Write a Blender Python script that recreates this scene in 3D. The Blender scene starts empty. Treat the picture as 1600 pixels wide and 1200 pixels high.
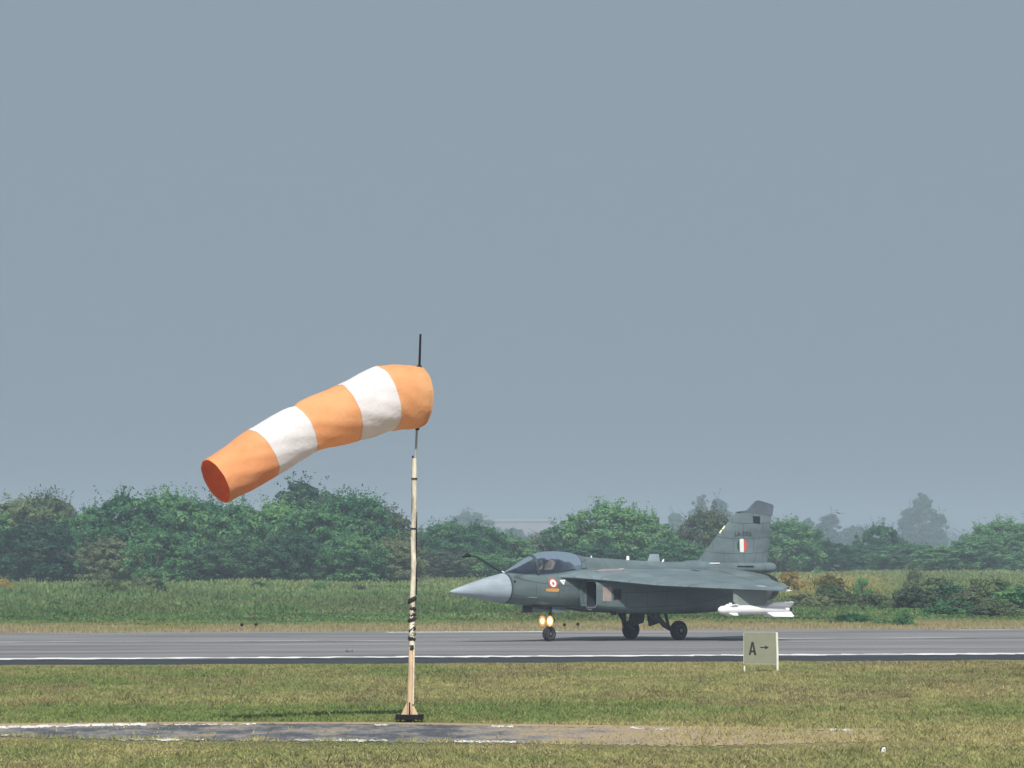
import bpy, bmesh, math, random
import numpy as np
from mathutils import Vector, Matrix

R = math.radians
random.seed(7)
rng = np.random.default_rng(11)
sc = bpy.context.scene
COL = sc.collection

# ------------------------------------------------------------------ camera
CAM_H = 3.0
cam_d = bpy.data.cameras.new('camera')
cam = bpy.data.objects.new('camera', cam_d)
COL.objects.link(cam)
cam.location = (0, 0, CAM_H)
cam.rotation_euler = (R(90), 0, 0)
cam_d.sensor_width = 36
cam_d.lens = 180
cam_d.shift_y = 249 / 1600
cam_d.clip_start = 0.5
cam_d.clip_end = 8000
sc.camera = cam

# ------------------------------------------------------------------ light
SUN_EL, SUN_AZ = 47, 178      # azimuth measured from +Y towards +X
sx = math.sin(R(SUN_AZ)) * math.cos(R(SUN_EL))
sy = math.cos(R(SUN_AZ)) * math.cos(R(SUN_EL))
sz = math.sin(R(SUN_EL))
sun_d = bpy.data.lights.new('sun', 'SUN')
sun_d.energy = 4.9
sun_d.angle = R(2.5)
sun_d.color = (1.0, 0.95, 0.87)
sun = bpy.data.objects.new('sun', sun_d)
COL.objects.link(sun)
sun.rotation_euler = Vector((sx, sy, sz)).to_track_quat('Z', 'Y').to_euler()

world = bpy.data.worlds.new('World')
sc.world = world
world.use_nodes = True
wn, wl = world.node_tree.nodes, world.node_tree.links
wn.clear()
sky = wn.new('ShaderNodeTexSky')
sky.sky_type = 'NISHITA'
sky.sun_disc = False
sky.sun_elevation = R(SUN_EL)
sky.sun_rotation = R(SUN_AZ)
sky.dust_density = 4.0
sky.air_density = 1.0
b1 = wn.new('ShaderNodeBackground'); b1.inputs[1].default_value = 0.05
b2 = wn.new('ShaderNodeBackground')       # even grey-blue haze layer over the whole sky
b2.inputs[0].default_value = (0.290, 0.369, 0.436, 1)
b2.inputs[1].default_value = 1.0
mx = wn.new('ShaderNodeMixShader'); mx.inputs[0].default_value = 0.88
out = wn.new('ShaderNodeOutputWorld')
wl.new(sky.outputs[0], b1.inputs[0])
wl.new(b1.outputs[0], mx.inputs[1]); wl.new(b2.outputs[0], mx.inputs[2])
wl.new(mx.outputs[0], out.inputs[0])

sc.view_settings.view_transform = 'Standard'
sc.view_settings.look = 'None'
sc.view_settings.exposure = 0.0
sc.view_settings.gamma = 1.0
sc.view_settings.use_curve_mapping = False
sc.cycles.volume_bounces = 1
sc.cycles.max_bounces = 6
sc.cycles.transparent_max_bounces = 12

# ------------------------------------------------------------------ helpers
def mesh_obj(name, verts, faces, mat=None, parent=None, smooth=False):
    me = bpy.data.meshes.new(name)
    me.from_pydata([tuple(v) for v in verts], [], faces)
    if smooth:
        me.polygons.foreach_set('use_smooth', [True] * len(me.polygons))
    me.update()
    o = bpy.data.objects.new(name, me)
    if mat: me.materials.append(mat)
    COL.objects.link(o)
    if parent: o.parent = parent
    return o

def np_mesh(name, v, f, mat=None, parent=None, tint=None, smooth=False):
    """v (n,3) array, f (m,k) array with k = 3 or 4, tint (n,3) colour"""
    me = bpy.data.meshes.new(name)
    k = f.shape[1]
    me.vertices.add(len(v)); me.vertices.foreach_set('co', v.astype(np.float32).ravel())
    me.loops.add(f.size); me.loops.foreach_set('vertex_index', f.astype(np.int32).ravel())
    me.polygons.add(len(f))
    me.polygons.foreach_set('loop_start', np.arange(0, f.size, k, dtype=np.int32))
    me.polygons.foreach_set('loop_total', np.full(len(f), k, dtype=np.int32))
    if smooth: me.polygons.foreach_set('use_smooth', np.ones(len(f), dtype=bool))
    if tint is not None:
        at = me.color_attributes.new('tint', 'FLOAT_COLOR', 'POINT')
        c = np.ones((len(v), 4), dtype=np.float32); c[:, :3] = tint
        at.data.foreach_set('color', c.ravel())
    me.update(calc_edges=True)
    me.validate()
    if mat: me.materials.append(mat)
    o = bpy.data.objects.new(name, me)
    COL.objects.link(o)
    if parent: o.parent = parent
    return o

def tag(o, label=None, cat=None, group=None, kind=None):
    if label: o['label'] = label
    if cat: o['category'] = cat
    if group: o['group'] = group
    if kind: o['kind'] = kind
    return o

def empty(name, loc=(0, 0, 0), rz=0):
    o = bpy.data.objects.new(name, None)
    o.empty_display_size = 0.2
    o.location = loc; o.rotation_euler = (0, 0, rz)
    COL.objects.link(o)
    return o

def loft(rings, close_start=True, close_end=True, closed=True):
    n = len(rings[0]); v = []; f = []
    for r in rings: v += r
    for i in range(len(rings) - 1):
        for j in range(n if closed else n - 1):
            a = i * n + j; b = i * n + (j + 1) % n
            f.append((a, b, b + n, a + n))
    if close_start: f.append(tuple(range(n - 1, -1, -1)))
    if close_end: f.append(tuple(range((len(rings) - 1) * n, len(rings) * n)))
    return v, f

def merge(*parts):
    v = []; f = []
    for pv, pf in parts:
        k = len(v); v += list(pv); f += [tuple(i + k for i in q) for q in pf]
    return v, f

def box(x0, x1, y0, y1, z0, z1):
    v = [(x0, y0, z0), (x1, y0, z0), (x1, y1, z0), (x0, y1, z0), (x0, y0, z1), (x1, y0, z1), (x1, y1, z1), (x0, y1, z1)]
    f = [(3, 2, 1, 0), (4, 5, 6, 7), (0, 1, 5, 4), (1, 2, 6, 5), (2, 3, 7, 6), (3, 0, 4, 7)]
    return v, f

def tube(pts, rad, n=10):
    """pts list of points, rad number or list"""
    pts = [Vector(p) for p in pts]
    if not hasattr(rad, '__len__'): rad = [rad] * len(pts)
    rings = []
    for i, p in enumerate(pts):
        d = (pts[min(i + 1, len(pts) - 1)] - pts[max(i - 1, 0)]).normalized()
        up = Vector((0, 0, 1)) if abs(d.z) < 0.9 else Vector((1, 0, 0))
        a = d.cross(up).normalized(); b = d.cross(a).normalized()
        rings.append([tuple(p + (a * math.cos(2 * math.pi * k / n) + b * math.sin(2 * math.pi * k / n)) * rad[i]) for k in range(n)])
    return loft(rings)

def put(name, vf, mat, parent=None, smooth=False, bevel=0):
    o = mesh_obj(name, vf[0], vf[1], mat, parent, smooth)
    if bevel:
        m = o.modifiers.new('bevel', 'BEVEL'); m.width = bevel; m.segments = 2; m.limit_method = 'ANGLE'
    if smooth:
        o.data.set_sharp_from_angle(angle=R(38))
    return o

# ---- materials
def mat_new(name):
    m = bpy.data.materials.new(name); m.use_nodes = True
    nt = m.node_tree
    return m, nt, nt.nodes['Principled BSDF']

def paint(name, col, rough=0.5, var=0.12, scale=6, metallic=0.0, bump=0.0, spec=0.5, dirt=None, dirt_amt=0.3, stretch=(1, 1, 1)):
    m, nt, b = mat_new(name)
    N, L = nt.nodes, nt.links
    tc = N.new('ShaderNodeTexCoord'); mp = N.new('ShaderNodeMapping'); mp.inputs['Scale'].default_value = stretch
    L.new(tc.outputs['Object'], mp.inputs[0])
    n = N.new('ShaderNodeTexNoise'); n.inputs['Scale'].default_value = scale; n.inputs['Detail'].default_value = 6
    L.new(mp.outputs[0], n.inputs['Vector'])
    r = N.new('ShaderNodeValToRGB')
    c = Vector(col)
    r.color_ramp.elements[0].position = 0.3; r.color_ramp.elements[1].position = 0.7
    r.color_ramp.elements[0].color = (*(c * (1 - var)), 1); r.color_ramp.elements[1].color = (*(c * (1 + var)), 1)
    L.new(n.outputs[0], r.inputs[0])
    last = r.outputs[0]
    if dirt:
        n2 = N.new('ShaderNodeTexNoise'); n2.inputs['Scale'].default_value = scale * 0.45; n2.inputs['Detail'].default_value = 10
        n2.inputs['Roughness'].default_value = 0.7
        L.new(mp.outputs[0], n2.inputs['Vector'])
        r2 = N.new('ShaderNodeValToRGB'); r2.color_ramp.elements[0].position = 0.48; r2.color_ramp.elements[1].position = 0.66
        r2.color_ramp.elements[0].color = (0, 0, 0, 1); r2.color_ramp.elements[1].color = (dirt_amt,) * 3 + (1,)
        L.new(n2.outputs[0], r2.inputs[0])
        mm = N.new('ShaderNodeMixRGB'); mm.inputs[2].default_value = (*dirt, 1)
        L.new(r2.outputs[0], mm.inputs[0]); L.new(last, mm.inputs[1]); last = mm.outputs[0]
    L.new(last, b.inputs['Base Color'])
    b.inputs['Roughness'].default_value = rough; b.inputs['Metallic'].default_value = metallic
    b.inputs['Specular IOR Level'].default_value = spec
    if bump:
        bp = N.new('ShaderNodeBump'); bp.inputs['Strength'].default_value = bump; bp.inputs['Distance'].default_value = 0.02
        L.new(n.outputs[0], bp.inputs['Height']); L.new(bp.outputs[0], b.inputs['Normal'])
    return m

def emis(name, col, s):
    m, nt, b = mat_new(name)
    b.inputs['Base Color'].default_value = (*col, 1)
    b.inputs['Emission Color'].default_value = (*col, 1); b.inputs['Emission Strength'].default_value = s
    return m

def cloth(name, col, trans=0.35, stain=None):
    m, nt, b = mat_new(name)
    N, L = nt.nodes, nt.links
    N.remove(b)
    o = [x for x in N if x.type == 'OUTPUT_MATERIAL'][0]
    tc = N.new('ShaderNodeTexCoord')
    n = N.new('ShaderNodeTexNoise'); n.inputs['Scale'].default_value = 2.2; n.inputs['Detail'].default_value = 8; n.inputs['Roughness'].default_value = 0.65
    L.new(tc.outputs['Object'], n.inputs['Vector'])
    r = N.new('ShaderNodeValToRGB'); c = Vector(col)
    r.color_ramp.elements[0].position = 0.35; r.color_ramp.elements[1].position = 0.62
    r.color_ramp.elements[0].color = (*(Vector(stain) if stain else c * 0.88), 1); r.color_ramp.elements[1].color = (*c, 1)
    L.new(n.outputs[0], r.inputs[0])
    d = N.new('ShaderNodeBsdfDiffuse'); t = N.new('ShaderNodeBsdfTranslucent'); mxx = N.new('ShaderNodeMixShader')
    mxx.inputs[0].default_value = trans
    L.new(r.outputs[0], d.inputs[0]); L.new(r.outputs[0], t.inputs[0])
    n3 = N.new('ShaderNodeTexNoise'); n3.inputs['Scale'].default_value = 6.0; n3.inputs['Detail'].default_value = 8; n3.inputs['Distortion'].default_value = 1.2
    L.new(tc.outputs['Object'], n3.inputs['Vector'])
    bp = N.new('ShaderNodeBump'); bp.inputs['Strength'].default_value = 0.35; bp.inputs['Distance'].default_value = 0.04
    L.new(n3.outputs[0], bp.inputs['Height']); L.new(bp.outputs[0], d.inputs['Normal'])
    L.new(d.outputs[0], mxx.inputs[1]); L.new(t.outputs[0], mxx.inputs[2]); L.new(mxx.outputs[0], o.inputs[0])
    return m

def blade_mat(name, trans=0.3):
    m, nt, b = mat_new(name)
    N, L = nt.nodes, nt.links
    N.remove(b)
    o = [x for x in N if x.type == 'OUTPUT_MATERIAL'][0]
    at = N.new('ShaderNodeAttribute'); at.attribute_name = 'tint'
    d = N.new('ShaderNodeBsdfDiffuse'); t = N.new('ShaderNodeBsdfTranslucent'); mxx = N.new('ShaderNodeMixShader')
    mxx.inputs[0].default_value = trans
    L.new(at.outputs[0], d.inputs[0]); L.new(at.outputs[0], t.inputs[0])
    L.new(d.outputs[0], mxx.inputs[1]); L.new(t.outputs[0], mxx.inputs[2]); L.new(mxx.outputs[0], o.inputs[0])
    return m

def leaf_mat(name, c0, c1, c2, trans=0.12):
    """foliage: clump-scale noise and per-leaf variation between three greens, shifted per tree"""
    m, nt, b = mat_new(name)
    N, L = nt.nodes, nt.links
    N.remove(b)
    o = [x for x in N if x.type == 'OUTPUT_MATERIAL'][0]
    tc = N.new('ShaderNodeTexCoord')
    oi = N.new('ShaderNodeObjectInfo')
    geo = N.new('ShaderNodeNewGeometry')
    n = N.new('ShaderNodeTexNoise'); n.inputs['Scale'].default_value = 0.8; n.inputs['Detail'].default_value = 4
    L.new(geo.outputs['Position'], n.inputs['Vector'])
    a1 = N.new('ShaderNodeMath'); a1.operation = 'MULTIPLY_ADD'; a1.inputs[1].default_value = 0.35; a1.inputs[2].default_value = -0.175
    L.new(oi.outputs['Random'], a1.inputs[0])
    a2 = N.new('ShaderNodeMath'); a2.operation = 'MULTIPLY_ADD'; a2.inputs[1].default_value = 0.30; a2.inputs[2].default_value = -0.15
    L.new(geo.outputs['Random Per Island'], a2.inputs[0])
    s1 = N.new('ShaderNodeMath'); s1.operation = 'ADD'; L.new(a1.outputs[0], s1.inputs[0]); L.new(a2.outputs[0], s1.inputs[1])
    s2 = N.new('ShaderNodeMath'); s2.operation = 'ADD'; L.new(s1.outputs[0], s2.inputs[0]); L.new(n.outputs[0], s2.inputs[1])
    r = N.new('ShaderNodeValToRGB')
    r.color_ramp.elements[0].position = 0.3; r.color_ramp.elements[1].position = 0.72
    e = r.color_ramp.elements.new(0.5)
    r.color_ramp.elements[0].color = (*c0, 1); r.color_ramp.elements[1].color = (*c1, 1); r.color_ramp.elements[2].color = (*c2, 1)
    L.new(s2.outputs[0], r.inputs[0])
    d = N.new('ShaderNodeBsdfDiffuse'); t = N.new('ShaderNodeBsdfTranslucent'); mxx = N.new('ShaderNodeMixShader')
    mxx.inputs[0].default_value = trans
    L.new(r.outputs[0], d.inputs[0]); L.new(r.outputs[0], t.inputs[0])
    L.new(d.outputs[0], mxx.inputs[1]); L.new(t.outputs[0], mxx.inputs[2]); L.new(mxx.outputs[0], o.inputs[0])
    return m

# ---- value noise for numpy placement
_tab = rng.random((256, 256))
def vnoise(x, y, scale):
    x = np.asarray(x) / scale; y = np.asarray(y) / scale
    xi = np.floor(x).astype(int); yi = np.floor(y).astype(int)
    fx = x - xi; fy = y - yi
    fx = fx * fx * (3 - 2 * fx); fy = fy * fy * (3 - 2 * fy)
    g = lambda i, j: _tab[i % 256, j % 256]
    return (g(xi, yi) * (1 - fx) + g(xi + 1, yi) * fx) * (1 - fy) + (g(xi, yi + 1) * (1 - fx) + g(xi + 1, yi + 1) * fx) * fy
def fbm(x, y, s): return 0.5 * vnoise(x, y, s) + 0.3 * vnoise(x + 37, y + 11, s / 2.3) + 0.2 * vnoise(x + 5, y + 91, s / 5.1)

# runway frame: u along the runway, v across it
TH = R(13.5); CT, ST = math.cos(TH), math.sin(TH)
def uv2w(u, v, z=0.0): return (u * CT - v * ST, u * ST + v * CT, z)
def ground(px, py):      # point on flat ground under the photo's pixel
    d = CAM_H * 8000 / (py - 849)
    return ((px - 800) / 8000 * d, d)

# ------------------------------------------------------------------ ground
def ground_mat():
    m, nt, b = mat_new('soil_and_short_grass')
    N, L = nt.nodes, nt.links
    geo = N.new('ShaderNodeNewGeometry')
    def noise(s, det=8, sc_=(1, 1, 1)):
        mp = N.new('ShaderNodeMapping'); mp.inputs['Scale'].default_value = sc_
        L.new(geo.outputs['Position'], mp.inputs[0])
        n = N.new('ShaderNodeTexNoise'); n.inputs['Scale'].default_value = s; n.inputs['Detail'].default_value = det
        n.inputs['Roughness'].default_value = 0.65
        L.new(mp.outputs[0], n.inputs['Vector']); return n
    n1 = noise(0.25); n2 = noise(9.0)
    r = N.new('ShaderNodeValToRGB'); cr = r.color_ramp
    cr.elements[0].position = 0.35; cr.elements[0].color = (0.10, 0.115, 0.045, 1)
    cr.elements[1].position = 0.68; cr.elements[1].color = (0.27, 0.22, 0.11, 1)
    L.new(n1.outputs[0], r.inputs[0])
    r2 = N.new('ShaderNodeValToRGB'); r2.color_ramp.elements[0].position = 0.3; r2.color_ramp.elements[1].position = 0.7
    r2.color_ramp.elements[0].color = (0.6, 0.6, 0.6, 1); r2.color_ramp.elements[1].color = (1.2, 1.2, 1.15, 1)
    L.new(n2.outputs[0], r2.inputs[0])
    mm = N.new('ShaderNodeMixRGB'); mm.blend_type = 'MULTIPLY'; mm.inputs[0].default_value = 1
    L.new(r.outputs[0], mm.inputs[1]); L.new(r2.outputs[0], mm.inputs[2])
    L.new(mm.outputs[0], b.inputs['Base Color'])
    b.inputs['Roughness'].default_value = 1; b.inputs['Specular IOR Level'].default_value = 0.1
    return m
gm = ground_mat()
tag(mesh_obj('ground', [(-1400, -55, 0), (1400, -55, 0), (1400, 2350, 0), (-1400, 2350, 0)], [(0, 1, 2, 3)], gm), kind='structure')

def strip_mat(name, c_lo, c_hi, wear=None, wear_pos=(0.5, 0.6), wear_scale=(0.4, 1.5, 1), scale=0.5, stretch=(1, 1, 1), streak=True):
    m, nt, b = mat_new(name)
    N, L = nt.nodes, nt.links
    tc = N.new('ShaderNodeTexCoord')
    mp = N.new('ShaderNodeMapping'); mp.inputs['Scale'].default_value = stretch
    L.new(tc.outputs['Object'], mp.inputs[0])
    n = N.new('ShaderNodeTexNoise'); n.inputs['Scale'].default_value = scale; n.inputs['Detail'].default_value = 9; n.inputs['Roughness'].default_value = 0.6
    L.new(mp.outputs[0], n.inputs['Vector'])
    r = N.new('ShaderNodeValToRGB'); r.color_ramp.elements[0].position = 0.3; r.color_ramp.elements[1].position = 0.7
    r.color_ramp.elements[0].color = (*c_lo, 1); r.color_ramp.elements[1].color = (*c_hi, 1)
    L.new(n.outputs[0], r.inputs[0]); last = r.outputs[0]
    n2 = N.new('ShaderNodeTexNoise'); n2.inputs['Scale'].default_value = 30; n2.inputs['Detail'].default_value = 3
    L.new(tc.outputs['Object'], n2.inputs['Vector'])
    r3 = N.new('ShaderNodeValToRGB'); r3.color_ramp.elements[0].color = (0.75, 0.75, 0.75, 1); r3.color_ramp.elements[1].color = (1.2, 1.2, 1.2, 1)
    r3.color_ramp.elements[0].position = 0.3; r3.color_ramp.elements[1].position = 0.7
    L.new(n2.outputs[0], r3.inputs[0])
    mm = N.new('ShaderNodeMixRGB'); mm.blend_type = 'MULTIPLY'; mm.inputs[0].default_value = 1
    L.new(last, mm.inputs[1]); L.new(r3.outputs[0], mm.inputs[2]); last = mm.outputs[0]
    if wear:
        n4 = N.new('ShaderNodeTexNoise'); n4.inputs['Scale'].default_value = 0.9; n4.inputs['Detail'].default_value = 8; n4.inputs['Roughness'].default_value = 0.7
        mp4 = N.new('ShaderNodeMapping'); mp4.inputs['Scale'].default_value = wear_scale; mp4.inputs['Location'].default_value = (3.3, 8, 0)
        L.new(tc.outputs['Object'], mp4.inputs[0]); L.new(mp4.outputs[0], n4.inputs['Vector'])
        r4 = N.new('ShaderNodeValToRGB'); r4.color_ramp.elements[0].position = wear_pos[0]; r4.color_ramp.elements[1].position = wear_pos[1]
        L.new(n4.outputs[0], r4.inputs[0])
        m4 = N.new('ShaderNodeMixRGB'); m4.inputs[2].default_value = (*wear, 1)
        L.new(r4.outputs[0], m4.inputs[0]); L.new(last, m4.inputs[1]); last = m4.outputs[0]
    L.new(last, b.inputs['Base Color'])
    b.inputs['Roughness'].default_value = 0.9; b.inputs['Specular IOR Level'].default_value = 0.2
    return m

asph = strip_mat('weathered_asphalt', (0.105, 0.108, 0.118), (0.285, 0.28, 0.278), scale=0.8, stretch=(0.10, 0.42, 1))
dark_asph = strip_mat('bitumen_shoulder', (0.018, 0.022, 0.03), (0.05, 0.055, 0.065), scale=0.8, stretch=(0.3, 1.2, 1))
line_m = strip_mat('road_paint', (0.66, 0.66, 0.66), (0.9, 0.9, 0.9), wear=(0.26, 0.26, 0.27), wear_pos=(0.55, 0.7))
worn_m = strip_mat('worn_road_paint', (0.42, 0.42, 0.44), (0.6, 0.6, 0.62), wear=(0.16, 0.16, 0.17), wear_pos=(0.46, 0.58))
tan_m = strip_mat('dry_verge_soil', (0.20, 0.165, 0.10), (0.33, 0.27, 0.17), scale=0.6, stretch=(0.2, 1, 1))

def uv_sheet(name, u0, u1, v0, v1, z, mat, kind='structure', wob=0, n=1, parent=None):
    """sheet in the runway frame; object rotated so its own x runs along the runway; wob = ragged edges"""
    v = []; f = []
    for i in range(n + 1):
        u = u0 + (u1 - u0) * i / n
        v += [(u, v0 + random.uniform(-wob, wob), z), (u, v1 + random.uniform(-wob, wob), z)]
    for i in range(n): f.append((2 * i, 2 * i + 2, 2 * i + 3, 2 * i + 1))
    o = mesh_obj(name, v, f, mat, parent)
    if parent is None: o.rotation_euler = (0, 0, TH)
    if kind: o['kind'] = kind
    return o
runway = uv_sheet('runway', -160, 260, 131.0, 170.4, 0.008, asph, n=420, wob=0.5)
shoulder = uv_sheet('runway_shoulder', -160, 260, 125.2, 130.98, 0.006, dark_asph, n=400, wob=0.02)
# ragged near edge of the shoulder
for vtx in shoulder.data.vertices:
    if vtx.co.y < 128: vtx.co.y += random.uniform(-0.9, 0.9)
verge = uv_sheet('verge', -160, 260, 170.0, 188, 0.004, tan_m, n=200, wob=0.4)
edge1 = uv_sheet('runway_edge_line', -160, 260, 131.0, 132.3, 0.016, line_m, n=1500, wob=0.45)
uv_sheet('runway_centre_line', -160, 35.6, 153.6, 154.5, 0.0162, worn_m, n=160, wob=0.03)
uv_sheet('runway_centre_line', 42.0, 52.0, 153.6, 154.7, 0.0162, worn_m, n=12, wob=0.03)
uv_sheet('runway_centre_line', 54.0, 250, 153.6, 154.7, 0.0162, worn_m, n=160, wob=0.03)
for a, b_ in ((-40, 20.5), (36.0, 42.0), (55, 120)):
    uv_sheet('runway_far_edge_line', a, b_, 167.6, 168.5, 0.0164, worn_m if a == 55 else line_m, n=60, wob=0.12)
# the worn side strip in front of the windsock
def strip_from(name, top, bot, z, mat, n=420, wob=0.35):
    xs = np.linspace(0, 1, n + 1); v = []; f = []
    tx, ty = zip(*top); bx, by = zip(*bot)
    for i, t in enumerate(xs):
        px = tx[0] + (tx[-1] - tx[0]) * t
        a = ground(px, np.interp(px, tx, ty)); b = ground(px, np.interp(px, bx, by))
        v += [(b[0], b[1] + random.uniform(-wob, wob), z), (a[0], a[1] + random.uniform(-wob, wob), z)]
        if i: k = 2 * i; f.append((k - 2, k, k + 1, k - 1))
    o = mesh_obj(name, v, f, mat); o['kind'] = 'structure'
    return o
def side_mat():
    m, nt, b = mat_new('broken_side_strip')
    N, L = nt.nodes, nt.links
    geo = N.new('ShaderNodeNewGeometry'); sp = N.new('ShaderNodeSeparateXYZ'); L.new(geo.outputs['Position'], sp.inputs[0])
    mp = N.new('ShaderNodeMapping'); mp.inputs['Scale'].default_value = (1, 0.35, 1); L.new(geo.outputs['Position'], mp.inputs[0])
    n = N.new('ShaderNodeTexNoise'); n.inputs['Scale'].default_value = 1.2; n.inputs['Detail'].default_value = 10; n.inputs['Roughness'].default_value = 0.7
    L.new(mp.outputs[0], n.inputs['Vector'])
    grad = N.new('ShaderNodeMapRange'); grad.inputs[1].default_value = -1.0; grad.inputs[2].default_value = 5.0
    grad.inputs[3].default_value = -0.02; grad.inputs[4].default_value = 0.42
    L.new(sp.outputs[0], grad.inputs[0])
    add = N.new('ShaderNodeMath'); add.operation = 'ADD'; L.new(n.outputs[0], add.inputs[0]); L.new(grad.outputs[0], add.inputs[1])
    r = N.new('ShaderNodeValToRGB'); r.color_ramp.elements[0].position = 0.42; r.color_ramp.elements[1].position = 0.66
    r.color_ramp.elements[0].color = (0.085, 0.09, 0.105, 1)
    e5 = r.color_ramp.elements.new(0.53); e5.color = (0.22, 0.21, 0.205, 1); r.color_ramp.elements[2].color = (0.36, 0.28, 0.185, 1)
    L.new(add.outputs[0], r.inputs[0])
    n2 = N.new('ShaderNodeTexNoise'); n2.inputs['Scale'].default_value = 14; n2.inputs['Detail'].default_value = 5
    L.new(geo.outputs['Position'], n2.inputs['Vector'])
    r3 = N.new('ShaderNodeValToRGB'); r3.color_ramp.elements[0].color = (0.5, 0.5, 0.5, 1); r3.color_ramp.elements[1].color = (1.5, 1.5, 1.5, 1)
    r3.color_ramp.elements[0].position = 0.3; r3.color_ramp.elements[1].position = 0.7
    L.new(n2.outputs[0], r3.inputs[0])
    mm = N.new('ShaderNodeMixRGB'); mm.blend_type = 'MULTIPLY'; mm.inputs[0].default_value = 1
    L.new(r.outputs[0], mm.inputs[1]); L.new(r3.outputs[0], mm.inputs[2])
    L.new(mm.outputs[0], b.inputs['Base Color']); b.inputs['Roughness'].default_value = 0.95; b.inputs['Specular IOR Level'].default_value = 0.15
    bp = N.new('ShaderNodeBump'); bp.inputs['Strength'].default_value = 0.6; bp.inputs['Distance'].default_value = 0.05
    L.new(n2.outputs[0], bp.inputs['Height']); L.new(bp.outputs[0], b.inputs['Normal'])
    return m
TOP = [(-400, 1141), (0, 1135), (300, 1131), (600, 1132), (1000, 1138), (1380, 1143)]
BOT = [(-400, 1146), (0, 1151), (200, 1157), (500, 1159), (800, 1162), (1100, 1166), (1380, 1158)]
strip_from('side_strip', TOP, BOT, 0.006, side_mat())
SOIL = strip_mat('bare_edge_soil', (0.30, 0.21, 0.12), (0.46, 0.35, 0.22), scale=1.5)
strip_from('bare_soil_edge', [(-400, 1136), (0, 1131), (300, 1128), (600, 1129), (1000, 1134), (1400, 1139)],
           [(-400, 1140.9), (0, 1134.9), (300, 1130.9), (600, 1131.9), (1000, 1137.9), (1400, 1142.9)], 0.0045, SOIL, wob=0.02)
W = strip_mat('old_white_marking', (0.6, 0.6, 0.58), (0.9, 0.9, 0.88), wear=(0.26, 0.22, 0.17), wear_pos=(0.50, 0.60), wear_scale=(2.6, 0.5, 1))
for pts, h in (([(-300, 1140), (-100, 1139), (0, 1137.5), (120, 1134.2), (230, 1132.5)], 3.6), ([(250, 1132.8), (340, 1132.3), (400, 1132.0)], 1.6),
               ([(585, 1133.6), (606, 1133.6)], 1.5), ([(768, 1135.6), (802, 1136.2)], 2.2), ([(985, 1138), (1046, 1140)], 2.6), ([(1296, 1141.0), (1332, 1142)], 2.2),
               ([(185, 1155.5), (280, 1156.5)], 3.0), ([(305, 1156.4), (320, 1156.2)], 2.0), ([(370, 1157), (392, 1157)], 1.5), ([(460, 1156.8), (508, 1157)], 2.4), ([(520, 1157.5), (606, 1158)], 2.8),
               ([(710, 1159.5), (806, 1159.8)], 2.6), ([(5, 1149.5), (35, 1149.2)], 1.5)):
    strip_from('strip_marking', [(p[0], p[1] - h / 2) for p in pts], [(p[0], p[1] + h / 2) for p in pts], 0.011, W, n=max(14, int((pts[-1][0] - pts[0][0]) / 4)), wob=0.28)

# ------------------------------------------------------------------ grass
BM = blade_mat('grass_blade')
def lerp(a, b, t): return a + (b - a) * t[:, None]
def blades(x, y, h, w, col, base=0.0, lean=0.5):
    n = len(x)
    ang = rng.random(n) * np.pi          # blade's own heading
    dx = np.cos(ang) * w / 2; dy = np.sin(ang) * w / 2
    la = rng.random(n) * 2 * np.pi; ll = rng.random(n) * lean * h
    v = np.empty((n, 3, 3))
    z0 = np.full(n, base)
    v[:, 0] = np.stack([x - dx, y - dy, z0], 1); v[:, 1] = np.stack([x + dx, y + dy, z0], 1)
    v[:, 2] = np.stack([x + np.cos(la) * ll, y + np.sin(la) * ll, h], 1)
    f = np.arange(n * 3).reshape(n, 3)
    c = np.repeat(col, 3, 0).reshape(n, 3, 3).copy()
    return v.reshape(-1, 3), f, c.reshape(-1, 3)
GREEN = np.array([0.215, 0.300, 0.095]); DRY = np.array([0.48, 0.43, 0.20]); BROWN = np.array([0.32, 0.26, 0.15]); OLIVE = np.array([0.26, 0.28, 0.10])
DEEP = np.array([0.075, 0.155, 0.055]); STRAW = np.array([0.50, 0.42, 0.27])
def field(n, d0, d1, spread=0.128, extra=3):
    # random points within the wedge that the camera (and a step to its side) sees
    d = np.sqrt(rng.random(n) * (d1 ** 2 - d0 ** 2) + d0 ** 2)
    x = (rng.random(n) * 2 - 1) * (d * spread + extra * 0.5)
    return x, d
def py_of(d): return 849 + 24000 / d
def px_of(x, d): return 800 + 8000 * x / d
# short mown grass between camera and runway
x, d = field(560000, 63, 130)
u = x * CT + d * ST; v_ = -x * ST + d * CT
px, py = px_of(x, d), py_of(d)
top = np.interp(px, *zip(*[(a, b - 4) for a, b in TOP])); bot = np.interp(px, *zip(*BOT))
keep_road = ((py < top) | (py > bot - 2 + 5 * (vnoise(px, px * 0, 40) - 0.6))) | (px > 1380 + rng.normal(0, 40, len(px)))
sparse = rng.random(len(px)) < np.clip((px - 900) / 420, 0.03, 0.95) * np.clip(2.2 * fbm(x + 3, d * 0.3, 1.1) - 0.25, 0.15, 1)      # weeds on the broken end of the strip
edge_v = 125.6 + 1.6 * (vnoise(u, v_ * 0, 3.0) - 0.5) + 0.8 * (vnoise(u, v_ * 0 + 9, 0.7) - 0.5)
keep = (v_ < edge_v) & (keep_road | sparse)
patch = fbm(x, d * 0.35, 2.4); p2 = fbm(x + 50, d * 0.5, 0.8)
keep &= (p2 > 0.30) | (rng.random(len(px)) < 0.45)
x, d, px, py, patch, p2 = (q[keep] for q in (x, d, px, py, patch, p2))
dry = np.clip(0.35 + 1.5 * (patch - 0.5) + 0.9 * (p2 - 0.5), 0, 1)
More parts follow.
